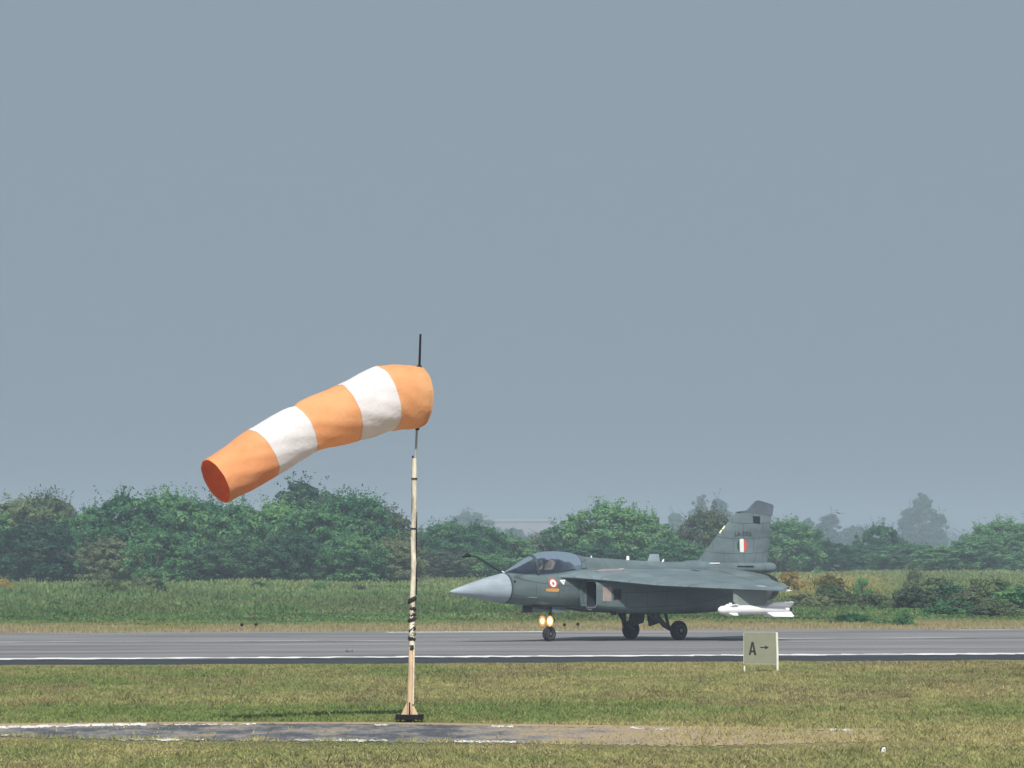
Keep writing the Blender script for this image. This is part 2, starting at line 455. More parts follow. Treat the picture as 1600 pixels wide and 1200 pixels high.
dry += np.interp(py, [1036, 1055, 1075, 1095, 1104, 1128, 1134, 1160, 1165, 1200], [0.30, 0.05, 0.15, 0.22, -0.30, -0.15, 0.4, 0.5, 0.30, 0.25])
dry += np.where(py < 1165, np.clip((px - 500) / 2600, -0.1, 0.25), 0)
dry = np.clip(dry + rng.normal(0, 0.16, len(dry)), 0, 1)
col = lerp(GREEN, DRY, dry)
br = ((fbm(x + 9, d * 0.3, 1.6) > 0.60) & (py < 1105)) | ((fbm(x + 19, d * 0.4, 0.7) > 0.66) & (py > 1160))
br |= (np.abs(px - 1370) < 60) & (py > 1078) & (py < 1098)
col = np.where((br & (rng.random(len(br)) < 0.5))[:, None], BROWN, col)
h = 0.022 + 0.045 * rng.random(len(x)) ** 1.5
h *= 0.5 + 1.0 * fbm(x + 77, d * 0.4, 0.9)
tuft = vnoise(x * 1.0, d * 0.22, 0.16)
h *= 0.55 + 0.9 * tuft
col *= (0.80 + 0.36 * vnoise(x + 3, d * 0.16 + 8, 0.11))[:, None]
vd = -x * ST + d * CT
bot2 = np.interp(px, *zip(*BOT))
h *= np.clip((125.6 - vd) / 3.5, 0.18, 1)
h *= np.where((py > bot2) & (px < 1500), np.clip((py - bot2) / 16, 0.2, 1), 1)
tall = (fbm(x + 31, d + 13, 0.9) > 0.70) & (rng.random(len(x)) < 0.4) & (vd < 123) & ((py < 1130) | (py > 1172))
h = np.where(tall, h * 2.0, h)
col = np.where(tall[:, None], col * 0.62, col)
col *= rng.uniform(0.72, 1.06, len(x))[:, None]
w = 0.015 + 0.018 * rng.random(len(x))
V, F, C = blades(x, d, h, w, col, lean=1.6)
tag(np_mesh('grass', V, F, BM, tint=C), 'short green and dry grass in front of the runway', 'grass', kind='stuff')
# dry grass on the far verge
u = rng.uniform(-5, 75, 70000); v_ = 169.6 + 19 * rng.random(70000) ** 0.9
x = u * CT - v_ * ST; d = u * ST + v_ * CT
k = fbm(u, v_ * 0.4, 3) > 0.36 - 0.3 * (v_ > 172)
x, d, u, v_ = x[k], d[k], u[k], v_[k]
dr = np.clip(1.0 - (v_ - 178) / 10 + rng.normal(0, 0.2, len(x)) - 0.9 * (fbm(u, v_, 4) > 0.55), 0, 1)
col = lerp(OLIVE, STRAW * 0.8, dr) * rng.uniform(0.8, 1.15, len(x))[:, None]
V, F, C = blades(x, d, 0.05 + 0.10 * rng.random(len(x)), 0.05 + 0 * x, col)
tag(np_mesh('dry_grass', V, F, BM, tint=C), 'dry tan grass along the far edge of the runway', 'grass', kind='stuff')

# tall weeds between the verge and the trees
def weeds(n, v0, v1, hfun, colfun, w0, name, label, u0=-12, u1=175):
    u = rng.uniform(u0, u1, n); vv = v0 + (v1 - v0) * rng.random(n) ** 1.9
    x = u * CT - vv * ST; d = u * ST + vv * CT
    k = (np.abs(x) < d * 0.13 + 3)
    u, vv, x, d = u[k], vv[k], x[k], d[k]
    h = hfun(u, vv, x, d); col = colfun(u, vv, x, d)
    k = h > 0.05
    x, d, h, col = x[k], d[k], h[k], col[k]
    # each is a loose leaf-like quad leaning anywhere in the height of the stand
    n = len(x)
    lo = h * rng.random(n) * 0.75
    ang = rng.random(n) * np.pi; s = w0 * rng.uniform(0.6, 1.5, n)
    dx, dy = np.cos(ang) * s / 2, np.sin(ang) * s / 2
    ll = rng.normal(0, 0.25, (n, 2)) * s[:, None] * 2
    V = np.empty((n, 4, 3)); top = np.minimum(lo + s * 2.6, h)
    V[:, 0] = np.stack([x, d, lo], 1)
    V[:, 1] = np.stack([x + dx, d + dy, (lo + top) / 2], 1)
    V[:, 2] = np.stack([x + ll[:, 0], d + ll[:, 1], top], 1)
    V[:, 3] = np.stack([x - dx, d - dy, (lo + top) / 2], 1)
    C = np.repeat(col * rng.uniform(0.75, 1.25, n)[:, None], 4, 0)
    return tag(np_mesh(name, V.reshape(-1, 3), np.arange(n * 4).reshape(n, 4), BM, tint=C), label, 'weeds', kind='stuff')
def h_a(u, v, x, d):
    return (0.10 + 0.75 * fbm(u, v, 9) ** 1.5 + 0.5 * (fbm(u + 9, v, 2.4) - 0.45)) * np.clip(0.12 + (v - 184) / 60, 0.12, 1.0) * 1.15
def c_a(u, v, x, d):
    px = px_of(x, d)
    t = np.clip(0.40 + 1.9 * (fbm(u, v * 0.35, 6) - 0.5) + 0.8 * (vnoise(u, v * 0.3, 0.8) - 0.5) + 0.25 * np.clip((v - 215) / 40, 0, 1) + rng.normal(0, 0.12, len(u)), 0, 1)
    c = lerp(DEEP, np.array([0.185, 0.285, 0.115]), t)
    o_ = np.clip(3.0 * (fbm(u + 70, v * 0.4, 5) - 0.52), 0, 0.7)[:, None]
    c = c * (1 - o_) + np.array([0.17, 0.19, 0.10]) * o_
    y = np.clip((v - 265) / 40, 0, 1) * np.clip(fbm(u + 40, v, 6) * 2.2 - 0.65, 0, 0.7)
    c = c + (np.array([0.34, 0.39, 0.15]) - c) * (0.8 * y)[:, None]
    g = np.clip((px - 1190) / 60, 0, 1) * np.clip((1420 - px) / 80, 0, 1) * np.clip((v - 230) / 25, 0, 1) * np.clip((420 - v) / 60, 0, 1)
    return c + (np.array([0.50, 0.40, 0.14]) - c) * (g * 0.6)[:, None]
weeds(600000, 184, 500, h_a, c_a, 0.085, 'tall_weeds', 'tall green and yellow weeds between runway verge and trees')

# ------------------------------------------------------------------ trees
bark = paint('bark', (0.09, 0.075, 0.055), 0.9, 0.3, 9, bump=0.5)
L_mid = leaf_mat('leaf_mid_green', (0.030, 0.105, 0.060), (0.075, 0.205, 0.092), (0.16, 0.32, 0.125))
L_dark = leaf_mat('leaf_dark', (0.018, 0.060, 0.046), (0.042, 0.110, 0.070), (0.085, 0.175, 0.085))
L_pale = leaf_mat('leaf_pale', (0.07, 0.11, 0.06), (0.13, 0.19, 0.09), (0.21, 0.26, 0.12))
L_dusty = leaf_mat('leaf_dusty', (0.05, 0.085, 0.055), (0.105, 0.145, 0.085), (0.19, 0.23, 0.12))
def leaf_quads(P, Nn, size):
    n = len(P)
    Nn = Nn / np.maximum(np.linalg.norm(Nn, axis=1, keepdims=True), 1e-6)
    a = rng.normal(size=(n, 3)); a -= (a * Nn).sum(1, keepdims=True) * Nn
    a /= np.maximum(np.linalg.norm(a, axis=1, keepdims=True), 1e-6)
    b = np.cross(Nn, a)
    s = size[:, None]
    V = np.empty((n, 4, 3))
    V[:, 0] = P - a * s; V[:, 1] = P + b * s * 0.55; V[:, 2] = P + a * s; V[:, 3] = P - b * s * 0.55
    return V
DIM = {'bush': (3.9, 7.0), 'dome': (2.9, 7.0), 'tall': (2.1, 7.0), 'shrub': (3.2, 3.0)}     # half width, height
def crown_mesh(name, shape, nblob, nleaf, leaf, shoots):
    """real-size crown 5.4 m wide and 7 m tall, its foot at z = 0"""
    Wd, H = DIM[shape]
    B = []
    for _ in range(nblob):
        if shape == 'bush':       # broad, foliage down to the ground
            hz = random.random() ** 0.75
            rr = (0.92 + 0.2 * hz if hz < 0.4 else math.sqrt(max(0, 1 - ((hz - 0.4) / 0.6) ** 3.2)))
        elif shape == 'dome':     # clear lower trunk, wide round head
            hz = 0.30 + 0.70 * random.random()
            rr = math.sqrt(max(0.0, 1 - ((hz - 0.55) / 0.46) ** 2))
        elif shape == 'tall':     # narrow column
            hz = 0.08 + 0.92 * random.random()
            rr = 0.85 * (1 - max(0, hz - 0.55) / 0.55) ** 0.6 if hz > 0.55 else 0.85
        else:                     # shrub
            hz = random.random()
            rr = math.sqrt(max(0, 1 - hz ** 2))
        a = random.random() * 6.283; q = math.sqrt(random.random()) * rr
        rad = random.uniform(0.28, 0.72) * (0.75 if hz > 0.8 else 1)
        B.append((math.cos(a) * q * (Wd - rad * 0.6), math.sin(a) * q * (Wd - rad * 0.6), max(rad * 0.5, hz * (H - rad)), rad))
    B = np.array(B)
    idx = rng.integers(0, nblob, nleaf)
    dirs = rng.normal(size=(nleaf, 3)); dirs[:, 2] = dirs[:, 2] * 0.9 + 0.35
    dirs /= np.linalg.norm(dirs, axis=1, keepdims=True)
    rad = B[idx, 3] * np.clip(rng.normal(0.93, 0.16, nleaf), 0.3, 1.35)
    P = B[idx, :3] + dirs * rad[:, None] * np.array([1, 1, 0.8])
    Nn = dirs + rng.normal(0, 0.45, (nleaf, 3))
    S = leaf * rng.uniform(0.6, 1.4, nleaf)
    V = [leaf_quads(P, Nn, S)]
    # twigs breaking out of the outline, with leaves strung along them
    for _ in range(shoots):
        b = B[rng.integers(0, nblob)]
        if b[2] < H * 0.35: continue
        dr = np.array([rng.normal(0, 0.55), rng.normal(0, 0.55), 1.0]); dr /= np.linalg.norm(dr)
        ln = b[3] + rng.uniform(0.2, 1.0) * (1.5 if b[2] > H * 0.75 else 0.8); m = rng.integers(10, 30)
        t = b[3] * 0.6 + rng.random(m) * (ln - b[3] * 0.6)
        Q = b[:3] + dr * t[:, None] + rng.normal(0, 0.09, (m, 3))
        V.append(leaf_quads(Q, rng.normal(size=(m, 3)) + np.array([0, -0.3, 0.6]), leaf * rng.uniform(0.5, 1.1, m)))
    V = np.concatenate(V).reshape(-1, 3)
    V[:, 2] = np.maximum(V[:, 2], 0.02)
    me_o = np_mesh(name, V, np.arange(len(V)).reshape(-1, 4))
    me = me_o.data; bpy.data.objects.remove(me_o)
    return me
def trunk_mesh(name, stems, H):
    parts = []
    for s in range(stems):
        a = random.random() * 6.28; lean = random.uniform(0.15, 0.5)
        base = Vector((math.cos(a) * 0.12 * stems, math.sin(a) * 0.12 * stems, -0.1))
        pts = [base]; p = base.copy(); d = Vector((math.cos(a) * lean, math.sin(a) * lean, 1)).normalized()
        for k in range(5):
            p = p + d * H * 0.17; d = (d + Vector((random.uniform(-.25, .25), random.uniform(-.25, .25), 0.1))).normalized()
            pts.append(p.copy())
        parts.append(tube(pts, [0.17, 0.14, 0.11, 0.08, 0.055, 0.03], 7))
        for k in range(2, 6):
            for _ in range(2):
                b = random.random() * 6.28; q = pts[k]
                e = q + Vector((math.cos(b) * 1.2, math.sin(b) * 1.2, 0.9)); e2 = e + Vector((math.cos(b) * .5, math.sin(b) * .5, 0.7))
                parts.append(tube([q, (q + e) / 2 + Vector((0, 0, .12)), e, e2], [0.05, 0.035, 0.025, 0.01], 5))
    vv, ff = merge(*parts)
    me = bpy.data.meshes.new(name); me.from_pydata(vv, [], ff); me.update(); me.materials.append(bark)
    return me
CR = {
    'bush': [crown_mesh('crown', 'bush', 210, 26000, 0.115, 170) for _ in range(4)],
    'dome': [crown_mesh('crown', 'dome', 90, 14000, 0.12, 30) for _ in range(2)],
    'tall': [crown_mesh('crown', 'tall', 90, 12000, 0.12, 14) for _ in range(2)],
    'shrub': [crown_mesh('crown', 'shrub', 60, 7500, 0.11, 40) for _ in range(3)],
}
TR = [trunk_mesh('trunk', 3, 7.0), trunk_mesh('trunk', 1, 7.0), trunk_mesh('trunk', 2, 7.0)]
def tree(name, label, cat, px, d, ytop, wpx, shape, var, mat, group, ybase=None):
    """ytop / wpx only size the tree; it stands on the ground at distance d"""
    X = (px - 800) / 8000 * d
    H = CAM_H + (849 - ytop) / 8000 * d
    Wm = wpx / 8000 * d * (1.32 if name == 'bushy_tree' else 1.0)
    root = empty(name, (X, d, 0), random.uniform(-0.5, 0.5))
    tag(root, label, cat, group)
    me = CR[shape][var % len(CR[shape])]
    c = bpy.data.objects.new('crown', me)
    if not me.materials: me.materials.append(mat)
    COL.objects.link(c); c.parent = root
    c.material_slots[0].link = 'OBJECT'; c.material_slots[0].material = mat
    c.scale = (Wm / (2.05 * DIM[shape][0]),) * 2 + (H / (DIM[shape][1] + 0.1),); c.rotation_euler = (0, 0, random.random() * 6.28)
    t = bpy.data.objects.new('trunk', TR[var % 3]); COL.objects.link(t); t.parent = root
    if shape == 'shrub': t.name = 'stem'
    t.scale = (Wm / 5.6 * 0.9, Wm / 5.6 * 0.9, H / 7.1 * 0.85)
    return root
G1 = 'bushy trees behind the runway'
T = [
 # px, D, ytop, width, shape, var, material, label
 (25, 380, 778, 130, 'bush', 0, L_pale, 'pale thin-leaved tree at the left end of the tree line'),
 (72, 386, 768, 100, 'bush', 1, L_pale, 'pale airy treetop rising over the leftmost trees'),
 (-50, 372, 790, 150, 'bush', 2, L_mid, 'green bushy tree cut by the left frame edge'),
 (60, 366, 812, 140, 'bush', 3, L_dark, 'dark lower tree in front of the pale leftmost treetops'),
 (135, 370, 795, 110, 'bush', 2, L_mid, 'green tree in the dip left of the spiky-topped tree'),
 (195, 362, 768, 125, 'bush', 0, L_mid, 'spiky-topped green tree left of the windsock tail'),
 (170, 356, 838, 90, 'bush', 1, L_dusty, 'dusty dark tree low in the tree line at left'),
 (262, 364, 765, 125, 'bush', 1, L_mid, 'tall green tree with twigs on top, just left of the windsock tail'),
 (245, 352, 822, 95, 'bush', 3, L_mid, 'mid green rounded tree below the spiky treetops'),
 (320, 370, 778, 110, 'bush', 3, L_mid, 'green tree directly under the windsock tail'),
 (312, 355, 850, 90, 'shrub', 0, L_dark, 'dark hollow bush under the windsock tail'),
 (378, 362, 782, 120, 'bush', 2, L_mid, 'bright green tree below the last orange band of the windsock'),
 (372, 352, 835, 110, 'bush', 0, L_dark, 'dark rounded tree in front, below the windsock'),
 (430, 368, 780, 110, 'bush', 0, L_mid, 'green tree left of the dark rounded peak'),
 (468, 400, 748, 100, 'dome', 0, L_dark, 'dark rounded treetop, the highest of the left group'),
 (512, 402, 760, 90, 'dome', 1, L_dark, 'dark treetop sloping right of the highest peak'),
 (490, 360, 790, 120, 'bush', 3, L_mid, 'bright green tree under the highest dark peak'),
 (452, 352, 828, 95, 'bush', 1, L_dark, 'dark green tree in the lower middle of the left group'),
 (555, 366, 768, 125, 'bush', 1, L_mid, 'green tree with loose twiggy top left of the bamboo pole'),
 (545, 354, 830, 110, 'bush', 2, L_mid, 'lower bright green tree left of the bamboo pole'),
 (600, 368, 790, 90, 'bush', 0, L_dusty, 'thin twiggy tree sloping down to the bamboo pole'),
 (615, 356, 838, 90, 'bush', 3, L_dusty, 'grey-brown dusty tree just left of the bamboo pole'),
 (655, 372, 825, 90, 'bush', 2, L_dark, 'dark tree directly behind the bamboo pole'),
 (700, 368, 812, 95, 'bush', 1, L_mid, 'bright green tree just right of the bamboo pole'),
 (745, 374, 815, 90, 'bush', 0, L_mid, 'green tree above the tip of the refuelling probe'),
 (690, 356, 858, 90, 'bush', 2, L_dusty, 'low dusty tree at the foot of the green tree right of the pole'),
 (790, 378, 832, 90, 'bush', 3, L_mid, 'low green tree above the windscreen of the jet'),
 (765, 358, 862, 110, 'bush', 0, L_mid, 'low green tree behind the refuelling probe'),
 (845, 380, 836, 100, 'bush', 1, L_dusty, 'dusty low tree above the cockpit'),
 (900, 376, 806, 100, 'bush', 2, L_mid, 'green tree on the left shoulder of the middle clump'),
 (948, 374, 782, 130, 'bush', 0, L_mid, 'tall green tree in the middle, above the jet spine'),
 (1000, 380, 796, 100, 'bush', 3, L_mid, 'green twiggy tree on the right of the middle clump'),
 (930, 360, 848, 130, 'bush', 1, L_dark, 'dark lower tree behind the jet spine'),
 (1040, 384, 828, 80, 'bush', 0, L_dusty, 'low dusty tree left of the tail fin'),
 (1108, 372, 794, 95, 'bush', 3, L_dusty, 'grey-brown tree just left of the tail fin'),
 (1060, 366, 842, 110, 'bush', 1, L_mid, 'low green tree behind the jet spine antennas'),
 (1150, 376, 815, 90, 'bush', 2, L_mid, 'green tree partly hidden by the tail fin'),
 (1232, 372, 808, 100, 'bush', 1, L_mid, 'round green tree just right of the tail fin'),
 (1285, 376, 840, 95, 'bush', 0, L_mid, 'low green tree right of the round tree by the fin'),
 (1345, 388, 848, 110, 'bush', 2, L_dark, 'low dark tree in the gap right of the fin'),
 (1375, 402, 816, 70, 'bush', 3, L_mid, 'small pointed green tree left of the blue hazy tower-shaped tree'),
 (1420, 384, 845, 110, 'bush', 0, L_mid, 'low green tree below the blue hazy tower-shaped tree'),
 (1480, 378, 850, 110, 'bush', 1, L_mid, 'low green tree right of the hazy tower-shaped tree'),
 (1530, 376, 836, 110, 'bush', 3, L_dark, 'dark spreading tree near the right frame edge'),
 (1562, 392, 808, 100, 'bush', 2, L_mid, 'taller green tree near the right frame edge'),
 (1625, 388, 806, 120, 'bush', 0, L_mid, 'green tree cut by the right frame edge'),
]
for (px, d, yt, w, sh, va, m, lab) in T:
    if px > 1200: d *= 1.3
    elif px > 640: d *= 1.12
    if m is L_dark and px > 640: m = L_mid
    tree('bushy_tree', lab, 'tree', px, d, yt + 4, w, sh, va, m, G1)
# pale blue trees far behind
FT = [
 (735, 800, 799, 95, 'dome', 0, 'hazy blue rounded tree far behind the bamboo pole'),
 (700, 820, 815, 60, 'dome', 1, 'small hazy tree left of the far rounded tree'),
 (800, 760, 824, 60, 'dome', 1, 'low hazy blue tree above the windscreen'),
 (840, 800, 832, 60, 'dome', 0, 'low hazy tree above the canopy'),
 (1055, 720, 798, 48, 'tall', 0, 'slim hazy blue tree left of the fin'),
 (1094, 760, 771, 50, 'tall', 1, 'tall hazy blue tree with a notch, behind the grey-brown tree'),
 (1125, 780, 775, 50, 'tall', 0, 'hazy blue tree touching the tall one left of the fin'),
 (1262, 760, 808, 45, 'tall', 1, 'faint hazy tree right of the round green tree'),
 (1295, 740, 800, 55, 'tall', 0, 'hazy blue tree with an uneven top right of the fin'),
 (1335, 760, 820, 60, 'dome', 1, 'low hazy blue tree in the gap on the right'),
 (1442, 760, 768, 66, 'tall', 1, 'tallest hazy blue tree, like a tower at the right'),
 (1418, 770, 790, 40, 'tall', 0, 'lower hazy shoulder tree left of the tower-shaped one'),
 (1465, 770, 800, 50, 'tall', 0, 'lower hazy shoulder tree right of the tower-shaped one'),
]
for (px, d, yt, w, sh, va, lab) in FT:
    tree('distant_tree', lab, 'tree', px, d * 1.85, yt, w, sh, va, L_dark, 'hazy trees far behind the airfield')
# shrubs
S = []
for px, d, yt, w, m, lab in [
 (150, 300, 905, 60, L_pale, 'low green shrub in front of the trees at the left'),
 (175, 270, 902, 55, L_pale, 'leafy shrub left of the small dark bush'),
 (228, 300, 898, 60, L_pale, 'green shrub under the spiky-topped tree'),
 (250, 285, 905, 22, L_dark, 'small dark upright bush below the windsock tail'),
 (85, 232, 938, 30, L_dark, 'small dark bush alone in the weeds at the left'),
 (405, 310, 908, 35, L_mid, 'small shrub in the yellow strip under the windsock'),
 (498, 300, 908, 30, L_mid, 'small shrub in the yellow strip left of the pole'),
 (560, 300, 912, 30, L_dusty, 'sparse dusty shrub left of the pole'),
 (1262, 226, 925, 70, L_dusty, 'dark shrub just right of the missile'),
 (1310, 230, 924, 80, L_dusty, 'dusty dark shrub right of the wing tip'),
 (1365, 226, 926, 80, L_dusty, 'low dusty shrub in the middle of the right hedge'),
 (1430, 222, 916, 90, L_dusty, 'grey-green shrub in the right hedge below the hazy tower-shaped tree'),
 (1480, 224, 912, 90, L_dark, 'tallest dark shrub of the right hedge'),
 (1530, 220, 914, 90, L_dusty, 'spreading shrub right of the tallest in the hedge'),
 (1585, 218, 914, 90, L_mid, 'bright green shrub at the right frame edge'),
 (1640, 220, 916, 80, L_mid, 'green shrub cut off by the right frame edge'),
 (1560, 206, 938, 80, L_dusty, 'low dark shrub in front of the hedge near the right edge'),
 (1490, 210, 936, 80, L_mid, 'low green shrub in front of the right hedge'),
 (1412, 185, 954, 34, L_mid, 'small deep green bush on the verge near the runway at right'),
 (1330, 192, 958, 60, L_mid, 'low creeping shrub left of the deep green verge bush'),
 (1378, 188, 966, 36, L_mid, 'very low shrub touching the deep green verge bush'),
 (1430, 300, 885, 36, L_dusty, 'dark bush standing before the trees at right'),
 (1300, 250, 912, 60, L_pale, 'pale shrub behind the hedge right of the wing tip'),
 (1345, 255, 900, 36, L_mid, 'upright green shrub among golden grass'),
 (1550, 260, 900, 90, L_pale, 'pale green shrub behind the hedge at the right edge'),
 (1460, 262, 900, 80, L_pale, 'pale shrub behind the tallest hedge shrub')]:
    tree('shrub', lab, 'shrub', px, d, yt, w * (1.45 if px > 1250 and w > 50 else 1.2), 'shrub', random.randrange(3), m, 'shrubs between runway and trees')
rust_leaf = leaf_mat('leaf_rust', (0.17, 0.14, 0.045), (0.30, 0.22, 0.07), (0.40, 0.30, 0.10))
tree('shrub', 'rust-orange shrub at the left frame edge', 'shrub', 5, 300, 903, 55, 'shrub', 1, rust_leaf, None)
tree('shrub', 'golden-orange shrub right behind the tail of the jet', 'shrub', 1235, 290, 891, 75, 'shrub', 0, rust_leaf, None)
tree('shrub', 'golden-green shrub further right behind the tail of the jet', 'shrub', 1295, 292, 897, 85, 'shrub', 2, leaf_mat('leaf_gold', (0.12, 0.11, 0.03), (0.20, 0.18, 0.05), (0.30, 0.25, 0.07)), None)

# far-off wood that reads as one mass
n = 26000
xx = rng.uniform(-300, 300, n); dd = 2150 + rng.uniform(0, 80, n)
hh = (8 + 9.5 * (fbm(xx, dd * 0, 26) - 0.3)) * np.sqrt(1 - rng.random(n) ** 2 * 0.9)
V = leaf_quads(np.stack([xx, dd, hh * rng.uniform(0.1, 1, n)], 1), rng.normal(size=(n, 3)) + np.array([0, -1, 0.5]), rng.uniform(0.4, 0.9, n)).reshape(-1, 3)
tag(np_mesh('far_wood', V, np.arange(len(V)).reshape(-1, 4), L_dark), 'faint line of woodland along the hazy horizon', 'woodland', kind='stuff')

# pale far buildings
far_wall = paint('far_plaster', (0.27, 0.25, 0.26), 0.9, 0.08, 0.3)
far_roof = paint('far_roof', (0.24, 0.235, 0.25), 0.8, 0.08, 0.3)
far_glass = paint('far_window', (0.2, 0.21, 0.22), 0.4, 0.05, 1)
def far_building(px0, px1, d, ytop, lab, rows):
    x0, x1 = (px0 - 800) / 8000 * d, (px1 - 800) / 8000 * d
    H = CAM_H + (849 - ytop) / 8000 * d
    b = empty('distant_building', ((x0 + x1) / 2, d, 0)); tag(b, lab, 'building')
    hw = (x1 - x0) / 2
    put('wall', box(-hw, hw, 0, 10, 0, H - 0.8), far_wall, b)
    v = [(-hw - .4, -.5, H - .8), (hw + .4, -.5, H - .8), (hw + .4, 10.5, H - .8), (-hw - .4, 10.5, H - .8), (-hw - .4, 5, H + .4), (hw + .4, 5, H + .4)]
    put('roof', (v, [(0, 1, 5, 4), (2, 3, 4, 5), (1, 2, 5), (3, 0, 4), (3, 2, 1, 0)]), far_roof, b)
    n = max(3, int(hw * 2 / 3.2)); base = None
    for r_ in range(rows):
        for i in range(n):
            x = -hw + (i + 0.5) * 2 * hw / n; z = 1.2 + r_ * 3.0
            if base is None:
                base = put('window', box(-.6, .6, -.08, 0.05, 0, 1.3), far_glass, b); o = base
            else:
                o = base.copy(); COL.objects.link(o)
            o.location = (x, 0, z)
far_building(762, 868, 2300, 812, 'long pale building in the haze above the cockpit', 2)

# ------------------------------------------------------------------ windsock
cream = paint('old_bamboo', (0.74, 0.69, 0.56), 0.75, 0.25, 7, dirt=(0.16, 0.10, 0.06), dirt_amt=0.95, stretch=(1, 1, 0.3), bump=0.3)
rustpaint = paint('rusty_cream_paint', (0.68, 0.50, 0.33), 0.7, 0.25, 9, dirt=(0.24, 0.085, 0.03), dirt_amt=1.0, stretch=(1, 1, 0.18), bump=0.3)
steel = paint('grey_steel', (0.42, 0.43, 0.45), 0.45, 0.1, 8, metallic=0.3)
black = paint('black_iron', (0.010, 0.009, 0.010), 0.9, 0.3, 8, spec=0.15)
rope = paint('tar_cloth', (0.022, 0.020, 0.018), 0.95, 0.5, 14, bump=0.8)
rope2 = paint('grey_rag', (0.20, 0.19, 0.16), 0.95, 0.4, 14, bump=0.8)
DS = 86.0
def wp(px, py, d=DS): return Vector(((px - 800) / 8000 * d, d, CAM_H + (849 - py) / 8000 * d))
base_p = wp(640, 1128)
ws = empty('windsock_mast', (base_p.x, base_p.y, 0))
tag(ws, 'rusty cream mast of lashed bamboo carrying the orange and white windsock', 'windsock mast')
def L_(px, py, dy=0.0):
    p = wp(px, py); return (p.x - base_p.x, dy, p.z)
# foot
put('base_plate', box(-0.235, 0.235, -0.235, 0.235, 0.045, 0.125), black, ws, bevel=0.008)
put('base_block', box(-0.06, 0.06, -0.06, 0.06, -0.05, 0.045), black, ws)
for i, (ax, ay) in enumerate(((1, 0), (-1, 0), (0, 1), (0, -1))):
    t = 0.012; px_, py_ = -ay, ax
    a = [(ax * 0.045, ay * 0.045, 0.125), (ax * 0.14, ay * 0.14, 0.125), (ax * 0.12, ay * 0.12, 0.17), (ax * 0.045, ay * 0.045, 0.33)]
    v = [(x + px_ * t, y + py_ * t, z) for x, y, z in a] + [(x - px_ * t, y - py_ * t, z) for x, y, z in a]
    put('gusset', (v, [(0, 1, 2, 3), (7, 6, 5, 4), (0, 4, 5, 1), (1, 5, 6, 2), (2, 6, 7, 3), (3, 7, 4, 0)]), rustpaint if i < 2 else black, ws)
put('mast_tube', tube([L_(640, 1117), L_(641, 1080), L_(642, 1040), L_(643, 990), L_(643.5, 940)], [0.045, 0.043, 0.042, 0.041, 0.04], 14), rustpaint, ws, smooth=True)
put('flat_bar', tube([L_(645.5, 1100, -.035), L_(646.5, 1050, -.035), L_(647, 1005, -.035)], 0.014, 8), cream, ws, smooth=True)
# bamboo above the splice with nodes
bp_ = []; br = []
ys = np.linspace(1008, 716, 40)
for i, y in enumerate(ys):
    xx_ = np.interp(y, [716, 800, 840, 880, 930, 1008], [647.5, 647.3, 645.4, 646.6, 644.8, 643.5])
    bp_.append(L_(xx_, y, -0.03)); br.append(0.045 - 0.006 * (i / 39) + (0.004 if i in (4, 10, 17, 24, 31, 37) else 0) + random.uniform(-.0015, .0015))
put('bamboo_pole', tube(bp_, br, 14), cream, ws, smooth=True)
for y in (748, 826):
    xq = np.interp(y, [716, 800, 840], [647.4, 647.3, 645.4])
    put('binding_ring', tube([L_(xq, y + 1.2, -0.03), L_(xq, y - 1.2, -0.03)], 0.053, 14), rope, ws)
put('side_rod', tube([L_(643.6, 860, 0.03), L_(644.2, 790, 0.02), L_(645.0, 712, 0.0)], 0.014, 8), black, ws, smooth=True)
put('side_rod', tube([L_(650.5, 930, 0.03), L_(650.5, 860, 0.03), L_(651, 800, 0.02)], 0.010, 8), black, ws, smooth=True)
put('upper_rod', tube([L_(648.5, 730), L_(651.5, 668), L_(654, 620), L_(655.5, 573)], 0.020, 10), steel, ws, smooth=True)
put('top_spike', tube([L_(655.2, 577), L_(657, 522)], [0.022, 0.018], 10), black, ws, smooth=True)
put('top_collar', tube([L_(655, 577.5), L_(655, 571)], [0.05, 0.042], 10), black, ws, smooth=True)
# knotted splice
def knot(y, r, hgt, m, off=0):
    pts = []; x0 = 644.2 + off
    rings = []
    c = Vector(L_(x0, y, -0.02)); tx_, ty_ = random.uniform(-.5, .5), random.uniform(-.3, .3)
    r *= random.uniform(.85, 1.1)
    n = 12
    for k in range(6):
        z = (k / 5 - 0.5) * hgt
        rr = r * (0.72 + 0.28 * math.sin(math.pi * k / 5))
        rings.append([tuple(c + Vector((math.cos(2 * math.pi * j / n) * rr * random.uniform(.82, 1.15), math.sin(2 * math.pi * j / n) * rr * random.uniform(.82, 1.15), z + tx_ * math.cos(2 * math.pi * j / n) * rr + ty_ * math.sin(2 * math.pi * j / n) * rr + random.uniform(-.012, .012)))) for j in range(n)])
    put('lashing', loft(rings), m, ws)
for a in ((938, .082, .09, rope, 0), (946, .060, .10, rope2, -1), (952, .066, .08, rope, 1.5), (960, .056, .10, rope, 0.5), (968, .074, .07, rope, -0.5), (976, .060, .09, rope2, 0),
          (984, .062, .08, rope, 0), (991, .058, .08, rope2, 0.5), (998, .068, .08, rope, -1), (1006, .050, .10, rope, -0.5), (1013, .046, .07, rope, -.3)): knot(*a)
put('loose_end', tube([L_(641, 935, -.08), L_(637.5, 931, -.09), L_(637, 935, -.09)], 0.012, 6), rope2, ws)
put('loose_end', tube([L_(647, 958, -.08), L_(651.5, 955, -.09), L_(652, 960, -.09)], 0.013, 6), rope2, ws)
put('loose_end', tube([L_(642, 997, -.08), L_(638, 999, -.09)], 0.009, 6), rope, ws)
put('swivel_bracket', tube([L_(652, 672), L_(652.5, 664)], 0.035, 10), black, ws)

